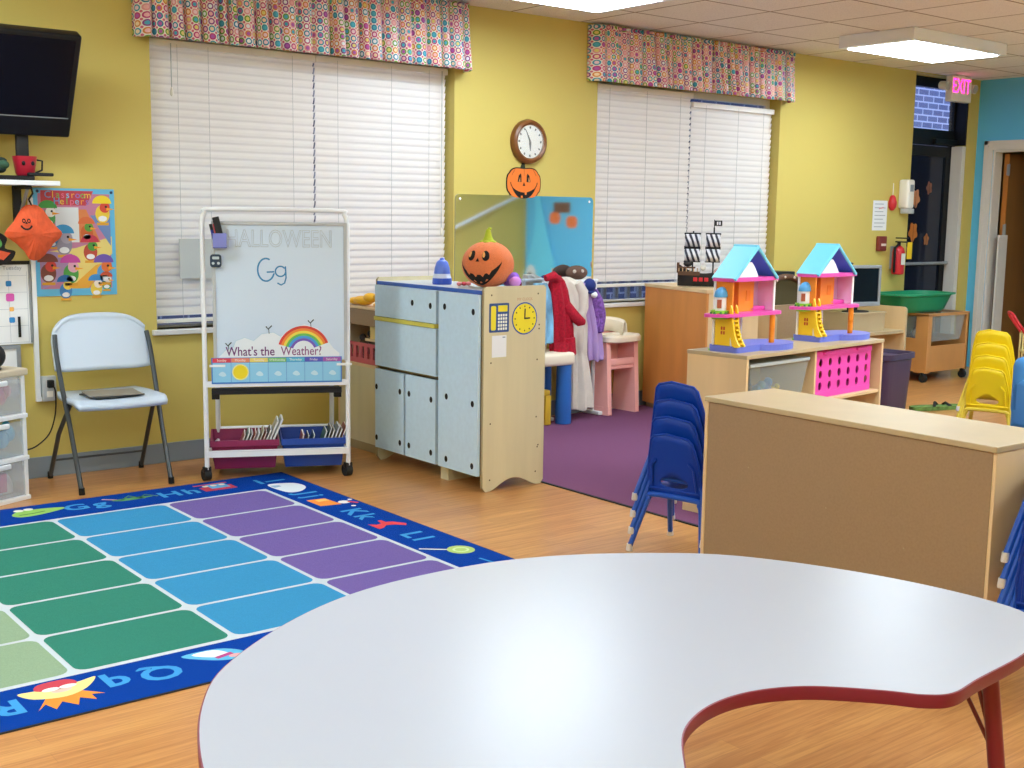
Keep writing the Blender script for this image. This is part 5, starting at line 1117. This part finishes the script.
sailm, nt, bb_ = nodes_mat('striped sail'); tc = N(nt, 'ShaderNodeTexCoord'); mpw = N(nt, 'ShaderNodeMapping'); mpw.inputs['Rotation'].default_value = (0, .35, 0); nt.links.new(tc.outputs['Object'], mpw.inputs['Vector']); wv = N(nt, 'ShaderNodeTexWave', Scale=10., Distortion=1.5); wv.bands_direction = 'X'; rp = N(nt, 'ShaderNodeValToRGB'); rp.color_ramp.interpolation = 'CONSTANT'; rp.color_ramp.elements[0].color = lin('#23283f'); rp.color_ramp.elements[1].position = .45; rp.color_ramp.elements[1].color = lin('#e6e8f0'); nt.links.new(mpw.outputs[0], wv.inputs['Vector']); nt.links.new(wv.outputs['Fac'], rp.inputs['Fac']); nt.links.new(rp.outputs['Color'], bb_.inputs['Base Color'])
for x, w2 in ((-.075, .050), (.06, .046)):
    for z0, z1 in ((.165, .245), (.26, .34)):
        b = MB(); b.grid(lambda u, v: (x-w2+2*w2*u, -.012-.035*math.sin(PI*v)-.01*math.sin(PI*u), z0+(z1-z0)*v), 10, 8, sailm); b.build('sail', r, solid=.003)
        MB().cyl((x-w2-.004, -.006, z1+.004), (x+w2+.004, -.006, z1+.004), .0055, blk).build('yard', r); MB().cyl((x-w2-.004, -.006, z0-.002), (x+w2+.004, -.006, z0-.002), .004, blk).build('yard', r)
MB().b2((.067, -.002, .395), (.115, .0, .43), M['matte']).b2((.08, -.0026, .402), (.09, -.0021, .422), M['white']).b2((.095, -.0026, .402), (.105, -.0021, .422), M['white']).build('flag', r); MB().cyl((.065, 0, .38), (.065, 0, .435), .003, blk).build('flag_pole', r)
b = MB().frame((.095, -.056, .10), (1, 0, 0), (0, 0, 1)); b.lathe([(.026, 0), (.026, .006), (.018, .008)], simple('#c8a8a0'), n=16); b.lathe([(.016, .008), (.014, .011)], simple('#b83848'), n=16); b.build('wheel', r)
b = MB(); b.ell((-.1, 0, .15), (.03, .025, .022), simple('#2a2626'), 12, 8); b.ell((.0, -.03, .125), (.02, .012, .02), simple('#d8d4cc'), 10, 8); b.build('crew_figures', r)

# ================================================================== HIGHCHAIR, TOY TABLE, CLOTHES
r = thing('toy_highchair', 'salmon pink toy highchair with cream tray under the right window', 'highchair', (5.845, 6.205, .006), .06); r.scale = (.91, .72, 1.03)
pk = M['hcpink']
for s in (-1, 1):
    x = s*.155; b = MB().frame((x-.022, 0, 0), (0, 1, 0), (0, 0, 1))
    b.prism([(-.15, 0), (.14, 0), (.155, .0), (.12, .50), (.10, .52), (-.10, .52), (-.125, .49), (-.165, .0)], 0, .044, pk)
    o = b.build('side_panel', r, bevel=.012)
    if s < 0: MB().b2((x-.027, -.10, .05), (x-.020, .10, .058), pk).build('panel_relief', o); MB().b2((x-.027, -.105, .40), (x-.02, .105, .41), pk).build('panel_relief', o)
MB().b2((-.15, -.13, .335), (.15, -.09, .385), pk, .012).b2((-.135, -.12, .31), (.135, .12, .335), pk, .008).build('seat', r)
b = MB(); b.grid(lambda u, v: (-.135+.27*u, .10-.03*(1-(2*u-1)**2)*0+.03*math.cos(PI*(u-.5)), .33+.23*v), 12, 8, pk); b.build('backrest', r, solid=.02)
b = MB(); ringsT = []
for d, z in ((.03, .495), (.0, .505), (0, .535), (.012, .548), (.04, .548), (.05, .532), (.16, .53)):
    ringsT.append([((.195-d)*math.copysign(abs(math.cos(q))**.6, math.cos(q)), -.06+(.155-d*.8)*math.copysign(abs(math.sin(q))**.7, math.sin(q)), z) for q in [2*PI*i/40 for i in range(40)]])
b.loft(ringsT, M['cream']); b.build('tray', r)
b = MB(); ringsT = []
for d, z in ((0, .53), (-.004, .58), (.006, .635), (.02, .655), (.035, .64), (.04, .56)):
    ringsT.append([((.155-d)*math.cos(q), .02+(.13-d)*math.sin(q), z-.04*(1-math.sin(q))*.6) for q in [PI*i/24-.15+PI*.0 for i in range(26)]])
vsn = len(ringsT[0]); b.add([p for rg in ringsT for p in rg], [(i*vsn+j, i*vsn+j+1, (i+1)*vsn+j+1, (i+1)*vsn+j) for i in range(len(ringsT)-1) for j in range(vsn-1)], M['cream'], True); b.build('cream_back', r, solid=.008)

r = thing('toy_table', 'cream topped toy table with blue leg behind the toy kitchen cabinet', 'table', (5.0, 6.14, .008))
MB().b2((-.35, -.17, .40), (.285, .15, .485), M['cream'], .02).build('tabletop', r)
for x, y, m in ((.235, -.11, M['legblue']), (-.30, -.11, M['legblue']), (.235, .10, M['legblue']), (-.30, .10, M['legblue'])): MB().lathe([(.052, 0), (.055, .01), (.050, .40)], m, (x, y, 0), 20).build('leg', r)
r = thing('toy_chair', 'yellow plastic toy chair tucked under the cream toy table', 'chair', (5.02, 6.15, .008))
MB().b2((-.15, -.12, .20), (.10, .10, .235), M['legyel'], .008).build('seat', r)
for x in (-.13, .08):
    for y in (-.10, .08): MB().b2((x-.025, y-.025, 0), (x+.025, y+.025, .20), M['legyel'], .006).build('leg', r)
MB().b2((-.15, .07, .235), (.10, .10, .38), M['legyel'], .008).build('backrest', r)

# dress-up rail with hanging clothes
r = thing('clothes_rail', 'white rail holding the dress up clothes beneath the mirror', 'rail', (5.35, 6.22, .008))
MB().cyl((-.15, 0, .94), (.34, 0, .94), .012, M['white']).build('rail', r)
for x in (-.13, .32): MB().cyl((x, 0, 0), (x, 0, .95), .014, M['white']).b2((x-.02, -.09, 0), (x+.02, .09, .025), M['white'], .005).build('upright', r)
def garment(name, label, m, secs, y, rip=.010, nrip=7, seed=0, extra=None, solid=0, part=None):
    rnd = random.Random(seed); ph = rnd.uniform(0, 6); rings = []; S = []
    for i in range(len(secs)-1):
        a, c = secs[i], secs[i+1]
        for j in range(5): t = j/5; S.append([a[k]+(c[k]-a[k])*t for k in range(4)])
    S.append(list(secs[-1])); z0 = S[0][0]; z1 = S[-1][0]
    for z, xc, hw, hd in S:
        f = (z0-z)/(z0-z1)
        rings.append([(xc+(hw+rip*(.3+f)*math.cos(nrip*q+ph))*math.cos(q), y+(hd+rip*(.3+f)*math.sin(nrip*q+ph+f))*math.sin(q), z+(.008*math.sin(5*q+ph) if f > .95 else 0)) for q in [2*PI*k/48 for k in range(48)]])
    b = MB(); b.loft(rings, m)
    if extra: extra(b)
    o = b.build(name); tag(o, label, 'clothing'); return o
garment('blue_robe', 'light blue and white striped robe hanging left of the red costume', mat('striped blue cloth', '#7db4da', .9, var=.5, vscale=14, stretch=(1, 1, .5)), [(.95, 5.09, .05, .03), (.88, 5.10, .085, .04), (.7, 5.11, .09, .05), (.55, 5.11, .085, .05)], 6.12, .012, 7, 1)
rf = M['redfur']
garment('red_costume', 'fuzzy red costume with dangling sleeve hanging on the dress up rail', rf, [(1.0, 5.20, .035, .03), (.965, 5.215, .055, .045), (.90, 5.225, .075, .055), (.78, 5.25, .075, .06), (.64, 5.265, .08, .06), (.52, 5.27, .085, .06), (.485, 5.27, .08, .05)], 6.10, .012, 9, 2,
        lambda b: b.tube([(5.205, 6.08, .97), (5.15, 6.06, 1.0), (5.09, 6.07, .985)], [.03, .032, .022], rf, 12).tube([(5.27, 6.07, .80), (5.32, 6.04, .73), (5.37, 6.03, .69), (5.40, 6.02, .685)], [.04, .04, .035, .02], rf, 12).tube([(5.24, 6.06, .55), (5.22, 6.05, .44)], [.05, .04], rf, 12).tube([(5.29, 6.06, .58), (5.30, 6.05, .47), (5.305, 6.05, .44)], [.05, .045, .02], rf, 12))
garment('white_dress', 'long cream white dress hanging nearly to the floor on the dress up rail', M['wcloth'], [(.985, 5.32, .05, .025), (.95, 5.36, .10, .04), (.86, 5.41, .11, .05), (.72, 5.45, .095, .05), (.56, 5.455, .085, .05), (.45, 5.46, .075, .05), (.40, 5.46, .085, .06), (.25, 5.475, .10, .07), (.10, 5.48, .115, .08), (.075, 5.48, .115, .08)], 6.155, .012, 8, 3,
        lambda b: b.tube([(5.41, 6.11, .95), (5.45, 6.10, .88), (5.455, 6.095, .78), (5.44, 6.10, .72)], [.03, .04, .035, .03], M['wcloth'], 12))
garment('lavender_dress', 'lavender satin dress hanging right of the white dress', M['lav'], [(.945, 5.47, .04, .03), (.90, 5.50, .055, .04), (.75, 5.55, .055, .045), (.6, 5.585, .06, .05), (.45, 5.60, .065, .05), (.405, 5.60, .055, .05)], 6.13, .010, 7, 4)
garment('purple_scarf', 'purple patterned cloth hanging at the right end of the dress up rail', M['purp'], [(.90, 5.545, .03, .03), (.83, 5.575, .05, .04), (.74, 5.60, .05, .04), (.70, 5.615, .04, .03), (.60, 5.60, .03, .03)], 6.105, .010, 6, 5)
b = MB(); b.ell((5.51, 6.10, .925), (.045, .045, .05), M['navy'], 16, 10); b.lathe([(.05, -.01), (.055, -.02), (.045, -.028)], M['navy'], (5.51, 6.10, .90), 16); b.ell((5.515, 6.055, .865), (.025, .02, .022), M['white'], 12, 8); tag(b.build('navy_cap'), 'navy cap with white trim on top of the purple clothes', 'hat')
for x, z, lb in ((5.535, .985, 'brown plush mask with pale eyes resting above the dress up clothes'),):
    r = thing('plush_mask', lb, 'mask', (x, 6.265, z), 0)
    MB().ell((0, 0, .02), (.088, .05, .048), M['brown'], 20, 12, lambda q, a: 1+.06*math.cos(2*q+1)).build('body', r)
    for s in (-1, 1): MB().ell((s*.035-.02, -.042, .032), (.013, .012, .013), simple('#d8ccc0'), 10, 8).build('eye', r)
MB_ = None

# ================================================================== COMPUTER CORNER
r = thing('computer_desk', 'pale maple computer desk against the yellow wall right of the dollhouses', 'desk', (7.85, 5.98, 0))
b = MB().frame((.81, 0, 0), (0, 1, 0), (0, 0, 1)); b.prism(rrect(-.28, 0, .30, .69, .03), 0, .022, M['maple'], M['maple_top']); b.build('end_panel', r)
b = MB().frame((-.85, 0, 0), (0, 1, 0), (0, 0, 1)); b.prism(rrect(-.28, 0, .30, .69, .03), 0, .022, M['maple'], M['maple_top']); b.build('end_panel', r)
MB().b2((-.828, -.27, .475), (.81, .29, .50), M['maple_top']).b2((-.828, .28, .2), (.81, .30, .475), M['maple']).b2((-.828, .28, .50), (.81, .30, .66), M['maple']).build('desktop', r)
r = thing('monitor_riser', 'pale wooden riser box on the desk under the grey monitor', 'riser', (8.25, 5.88, .50)); MB().b2((-.21, -.12, 0), (.21, .20, .155), M['maple_top']).build('box', r, bevel=.003); MB().b2((-.215, -.13, .145), (.215, .21, .158), M['maple_top']).build('top_board', r, bevel=.002)
r = thing('monitor', 'grey framed computer monitor with dark screen on the desk', 'monitor', (8.19, 5.86, .658), -.25)
f = MB(); W2, H0, H1 = .235, .045, .375
for a, c in (((-W2, -.02, H0), (W2, .03, H0+.035)), ((-W2, -.02, H1-.025), (W2, .03, H1)), ((-W2, -.02, H0+.035), (-W2+.025, .03, H1-.025)), ((W2-.025, -.02, H0+.035), (W2, .03, H1-.025))): f.b2(a, c, M['grey'])
f.build('bezel', r, bevel=.004); MB().b2((-W2+.02, -.012, H0+.03), (W2-.02, .0, H1-.02), M['screen']).build('screen', r); MB().b2((-W2+.01, .03, H0+.01), (W2-.01, .06, H1-.02), M['grey']).build('back_shell', r)
MB().b2((-.04, .02, .01), (.04, .055, .12), M['matte']).lathe([(.12, 0), (.12, .008), (.05, .014)], M['matte'], n=24, sy=.7).build('stand', r)
b = MB().at((8.12, 5.90, 1.033)); b.ell((0, 0, .012), (.06, .03, .014), M['black'], 14, 8); b.ell((-.04, -.01, .018), (.02, .02, .016), simple('#c8ccd0'), 10, 8); tag(b.build('web_camera'), 'small black camera on top of the grey monitor', 'camera')
r = thing('keyboard_box', 'tan wooden box on the desk behind the gap between the dollhouses', 'box', (7.24, 5.90, .50)); MB().b2((-.16, -.13, 0), (.16, .13, .255), M['hard'], .004).build('body', r)
r = thing('round_basket', 'dark brown arched basket with pale studs behind the gap between the dollhouses', 'basket', (7.22, 5.90, .755))
b = MB().frame((0, .10, 0), (1, 0, 0), (0, 0, 1)); b.prism(cat_rom([(-.17, 0), (.17, 0), (.18, .12), (.12, .19), (0, .215), (-.12, .19), (-.18, .12)], 4), 0, .2, simple('#4b4220', .8)); b.build('body', r)
b = MB(); pts = [(.185*math.cos(q), -.105, .12+.09*math.sin(q)) for q in [PI*i/16 for i in range(17)]]; b.tube(pts, .022, M['brownwood'], 10); b.build('arched_rim', r)
b = MB(); 
for i in (3, 6, 9, 12): b.ell((pts[i][0], -.127, pts[i][2]), (.012, .006, .010), simple('#d8c8b0'), 8, 6)
b.build('studs', r)
r = thing('computer_tower', 'black computer tower on the desk partly hidden by the right dollhouse', 'computer', (7.46, 6.1, .50)); MB().b2((-.13, -.12, 0), (.10, .12, .49), M['black'], .006).build('case', r); MB().b2((-.02, -.124, .40), (.08, -.119, .43), M['grey']).build('drive_slot', r)

# ================================================================== SAND AND WATER CART
r = thing('play_cart', 'honey wood play cart on casters with a clear tub near the exit door', 'cart', (9.54, 5.84, 0))
cw = M['cartwood']; b = MB()
b.b2((-.325, 0, .08), (-.305, .12, .59), cw).b2((.30, 0, .08), (.32, .12, .59), cw).b2((-.325, .34, .08), (-.305, .46, .59), cw).b2((.30, .34, .08), (.32, .46, .59), cw)
b.b2((-.305, 0, .08), (-.265, .018, .59), cw).b2((.285, 0, .08), (.32, .018, .59), cw)
b.b2((-.325, 0, .575), (.32, .02, .60), cw).b2((-.325, .44, .575), (.32, .46, .60), cw).b2((-.325, .02, .575), (-.305, .44, .60), cw).b2((.30, .02, .575), (.32, .44, .60), cw); b.build('frame', r, bevel=.002)
MB().b2((-.265, .004, .09), (.285, .018, .315), cw).build('front_panel', r); MB().b2((-.322, .12, .09), (-.308, .34, .38), cw).build('side_panel', r); MB().b2((.303, .12, .09), (.317, .34, .38), cw).build('side_panel', r); MB().b2((-.305, .02, .10), (.30, .44, .115), cw).b2((-.265, .445, .09), (.285, .459, .315), cw).build('lower_shelf', r)
for x in (-.31, .305):
    for y in (.03, .43): MB().cyl((x-.015, y, .034), (x+.015, y, .034), .034, M['matte'], n=16).b2((x-.02, y-.015, .05), (x+.02, y+.015, .085), M['matte']).build('caster', r)
b = MB(); w2, d2 = .31, .20
b.add([(-.27, .05, .35), (.26, .05, .35), (.26, .41, .35), (-.27, .41, .35), (-.300, .025, .595), (.295, .025, .595), (.295, .435, .595), (-.30, .435, .595)], [(3, 2, 1, 0), (0, 1, 5, 4), (1, 2, 6, 5), (2, 3, 7, 6), (3, 0, 4, 7)], M['clear']); o = b.build('tub', r, solid=.004); o['label'] = 'clear plastic tub held in the wooden frame'
for x, y, s, c in ((9.38, 6.05, .05, '#d8dcdc'), (9.52, 6.08, .045, '#c0c8cc')):
    b = MB().at((x, y, .355)); b.ell((0, 0, s), (s*1.3, s, s), simple(c, .3), 16, 10, lambda q, a: 1+.1*math.cos(4*q)); tag(b.build('scoop'), ('larger' if s > .046 else 'smaller')+' pale plastic scoop inside the clear tub of the play cart', 'toy')
r = thing('green_tray', 'deep green plastic tray resting on top of the play cart', 'tray', (9.35, 6.09, .602))
b = MB(); n = 40; sup = lambda q, w_, d_, e: (w_*math.copysign(abs(math.cos(q))**e, math.cos(q)), d_*math.copysign(abs(math.sin(q))**e, math.sin(q)))
rg = []
for k, z in ((.62, .012), (.74, .03), (.9, .14), (.93, .16), (1., .165), (1., .155), (.955, .145)):
    pass
for w_, d_, z in ((.05, .03, .004), (.30, .14, 0), (.33, .165, .02), (.40, .20, .145), (.435, .23, .152), (.435, .23, .165), (.395, .195, .165), (.325, .16, .03), (.05, .03, .012)): rg.append([sup(2*PI*i/n, w_, d_, .55)+(z,) for i in range(n)])
b.loft(rg, M['green']); b.build('body', r)

# floor clutter
r = thing('purple_bin', 'tall dark purple ribbed bin standing behind the pink crate', 'bin', (7.42, 5.06, 0), .1); r.scale = (1, 1, 1.13)
b = MB(); vs = []
def bp(w_, d_, z): return [sup(2*PI*i/48, w_*(1+.012*(i % 6 < 3)), d_*(1+.012*(i % 6 < 3)), .35)+(z,) for i in range(48)]
b.loft([bp(.17, .13, 0), bp(.175, .135, .01), bp(.20, .155, .37)], M['dkpur']); b.build('tub', r)
MB().loft([[sup(2*PI*i/48, w_, d_, .35)+(z,) for i in range(48)] for w_, d_, z in ((.20, .155, .365), (.218, .172, .37), (.218, .172, .405), (.20, .155, .405), (.19, .145, .38))], M['dkpur']).build('rim', r)
b = MB().at((8.0, 4.95, 0), -.35); b.T = b.T @ Matrix.Diagonal((1.35, 1.0, 1, 1)); gm = mat('camouflage cloth', '#5f7f3c', .9, var=.55, vscale=22)
b.prism(cat_rom([(-.17, -.04), (-.05, -.06), (.12, -.04), (.16, 0), (.12, .05), (-.03, .05), (-.16, .04)], 4), .002, .03, gm); b.tube([(-.05, -.05, .03), (-.02, 0, .055), (.02, .045, .03)], .009, M['matte'], 8).tube([(.06, -.045, .03), (.05, 0, .05), (.06, .045, .03)], .009, M['matte'], 8); tag(b.build('sandal'), 'green patterned sandal with dark straps lying on the floor by the play cart', 'shoe')
r = thing('soft_chair', 'blue upholstered child armchair at the right photo edge before the yellow chairs', 'armchair', (6.45, 3.12, 0), -.5)
bl = simple('#3f86c4', .7); 
MB().b2((-.28, -.20, .04), (.30, .25, .34), bl, .05).build('seat', r); MB().b2((-.28, .12, .30), (.30, .27, .66), bl, .06).build('backrest', r)
for x in (-.28, .20): MB().b2((x, -.2, .06), (x+.10, .25, .55), bl, .045).build('arm', r)
for x in (-.22, .24):
    for y in (-.15, .2): MB().cyl((x, y, 0), (x, y, .05), .025, M['matte']).build('foot', r)
r = thing('toy_trolley', 'toy trolley with red curved handle and pale bars by the doorway', 'trolley', (9.66, 4.97, 0), .64)
MB().tube(cat_rom([(-.15, .22, .48), (-.15, .30, .59), (-.12, .33, .64), (.12, .33, .64), (.15, .30, .59), (.15, .22, .48)], 4, False), .013, M['red'], 8).build('handle', r)
b = MB(); cr = simple('#e3cf8e', .5)
for z in (.32, .48): b.tube([(-.16, -.22, z), (.16, -.22, z), (.17, .22, z), (-.17, .22, z)], .009, cr, 8, closed=True)
for x in (-.16, 0, .16):
    for y in (-.22, .22): b.cyl((x, y, .06), (x, y, .485), .008, cr)
b.b2((-.16, -.22, .315), (.16, .22, .33), cr); b.build('basket_frame', r)
for x in (-.15, .15):
    for y in (-.2, .2): MB().cyl((x-.012, y, .04), (x+.012, y, .04), .04, M['matte'], n=16).build('wheel', r)
for dx, dy, s, c, lb in ((-.05, .08, .05, '#d84a3a', 'red round toy in the toy trolley by the doorway'), (.06, -.08, .05, '#ece4d8', 'white round toy in the toy trolley by the doorway'), (.06, .1, .04, '#e8c8a8', 'tan round toy in the toy trolley by the doorway')):
    b = MB().at((9.66+dx, 4.97+dy, .33)); b.ell((0, 0, s), (s, s, s), simple(c), 14, 8, lambda q, a: 1+.1*math.cos(3*q)); b.ell((0, 0, s*2), (s*.5, s*.5, s*.5), simple(c), 10, 6); tag(b.build('plastic_toy'), lb, 'toy')

# ================================================================== WHAT THE MIRROR SHOWS OF THE FAR SIDE OF THE ROOM
r = thing('wall_drop', 'tall cyan drop shaped card with one eye, seen in the mirror on the teal wall', 'decoration', (RX-.02, -.04, .30))
b = MB().frame((0, 0, 0), (0, -1, 0), (0, 0, 1)); b.prism(cat_rom([(-.42, 0), (.42, 0), (.36, .35), (.20, .80), (.16, 1.15), (.20, 1.5), (.12, 1.5), (.0, 1.15), (-.12, .80), (-.32, .3)], 5), 0, .012, M['cyan']); b.build('card', r)
b = MB().frame((-.0125, -.24, .26), (0, -1, 0), (0, 0, 1)); b.disc(0, 0, .11, 0, M['white'], .15); b.disc(.02, -.03, .055, .001, M['ink'], .075); b.disc(.03, -.01, .018, .002, M['white']); b.build('eye', r)
for y, z, lb in ((.18, 1.36, 'left'), (.53, 1.31, 'right')):
    b = MB().frame((RX-.001, y, z), (0, -1, 0), (0, 0, 1)); b.prism(pumpkin_outline(.11, .08), 0, .004, M['orangecut']); tag(b.build('paper_pumpkin'), 'orange paper pumpkin on the teal wall opposite, the %s one of two in the mirror' % lb, 'decoration')
b = MB().frame((RX-.001, .32, 1.50), (0, -1, 0), (0, 0, 1)); b.prism(rrect(-.17, -.07, .17, .07, .02), 0, .004, simple('#7a5236')); tag(b.build('paper_sign'), 'brown paper sign on the teal wall seen near the top of the mirror', 'sign')

# ================================================================== LIGHT FROM OUTSIDE, CAMERA
wd = bpy.data.worlds.new('World'); bpy.context.scene.world = wd; wd.use_nodes = True
bg = wd.node_tree.nodes['Background']; bg.inputs[0].default_value = lin('#9fb6ee'); bg.inputs[1].default_value = .9
cam = bpy.data.cameras.new('Camera'); co = bpy.data.objects.new('Camera', cam); C.objects.link(co); bpy.context.scene.camera = co
cam.sensor_width = 36; cam.lens = 36*1197.49/1024; cam.clip_start = .05; cam.clip_end = 100
yaw, pit, rol = math.radians(38.462), math.radians(8.0623), math.radians(.80845)
f = Vector((math.sin(yaw)*math.cos(pit), math.cos(yaw)*math.cos(pit), -math.sin(pit))); rr = Vector((math.cos(yaw), -math.sin(yaw), 0)); uu = rr.cross(f)
r2 = rr*math.cos(rol)+uu*math.sin(rol); u2 = uu*math.cos(rol)-rr*math.sin(rol)
co.matrix_world = Matrix(((r2.x, u2.x, -f.x, 0), (r2.y, u2.y, -f.y, 0), (r2.z, u2.z, -f.z, 1.40), (0, 0, 0, 1)))
sc = bpy.context.scene; sc.view_settings.view_transform = 'Standard'; sc.view_settings.look = 'None'; sc.view_settings.gamma = 1; sc.view_settings.use_curve_mapping = False
sc.view_settings.exposure = 1.07
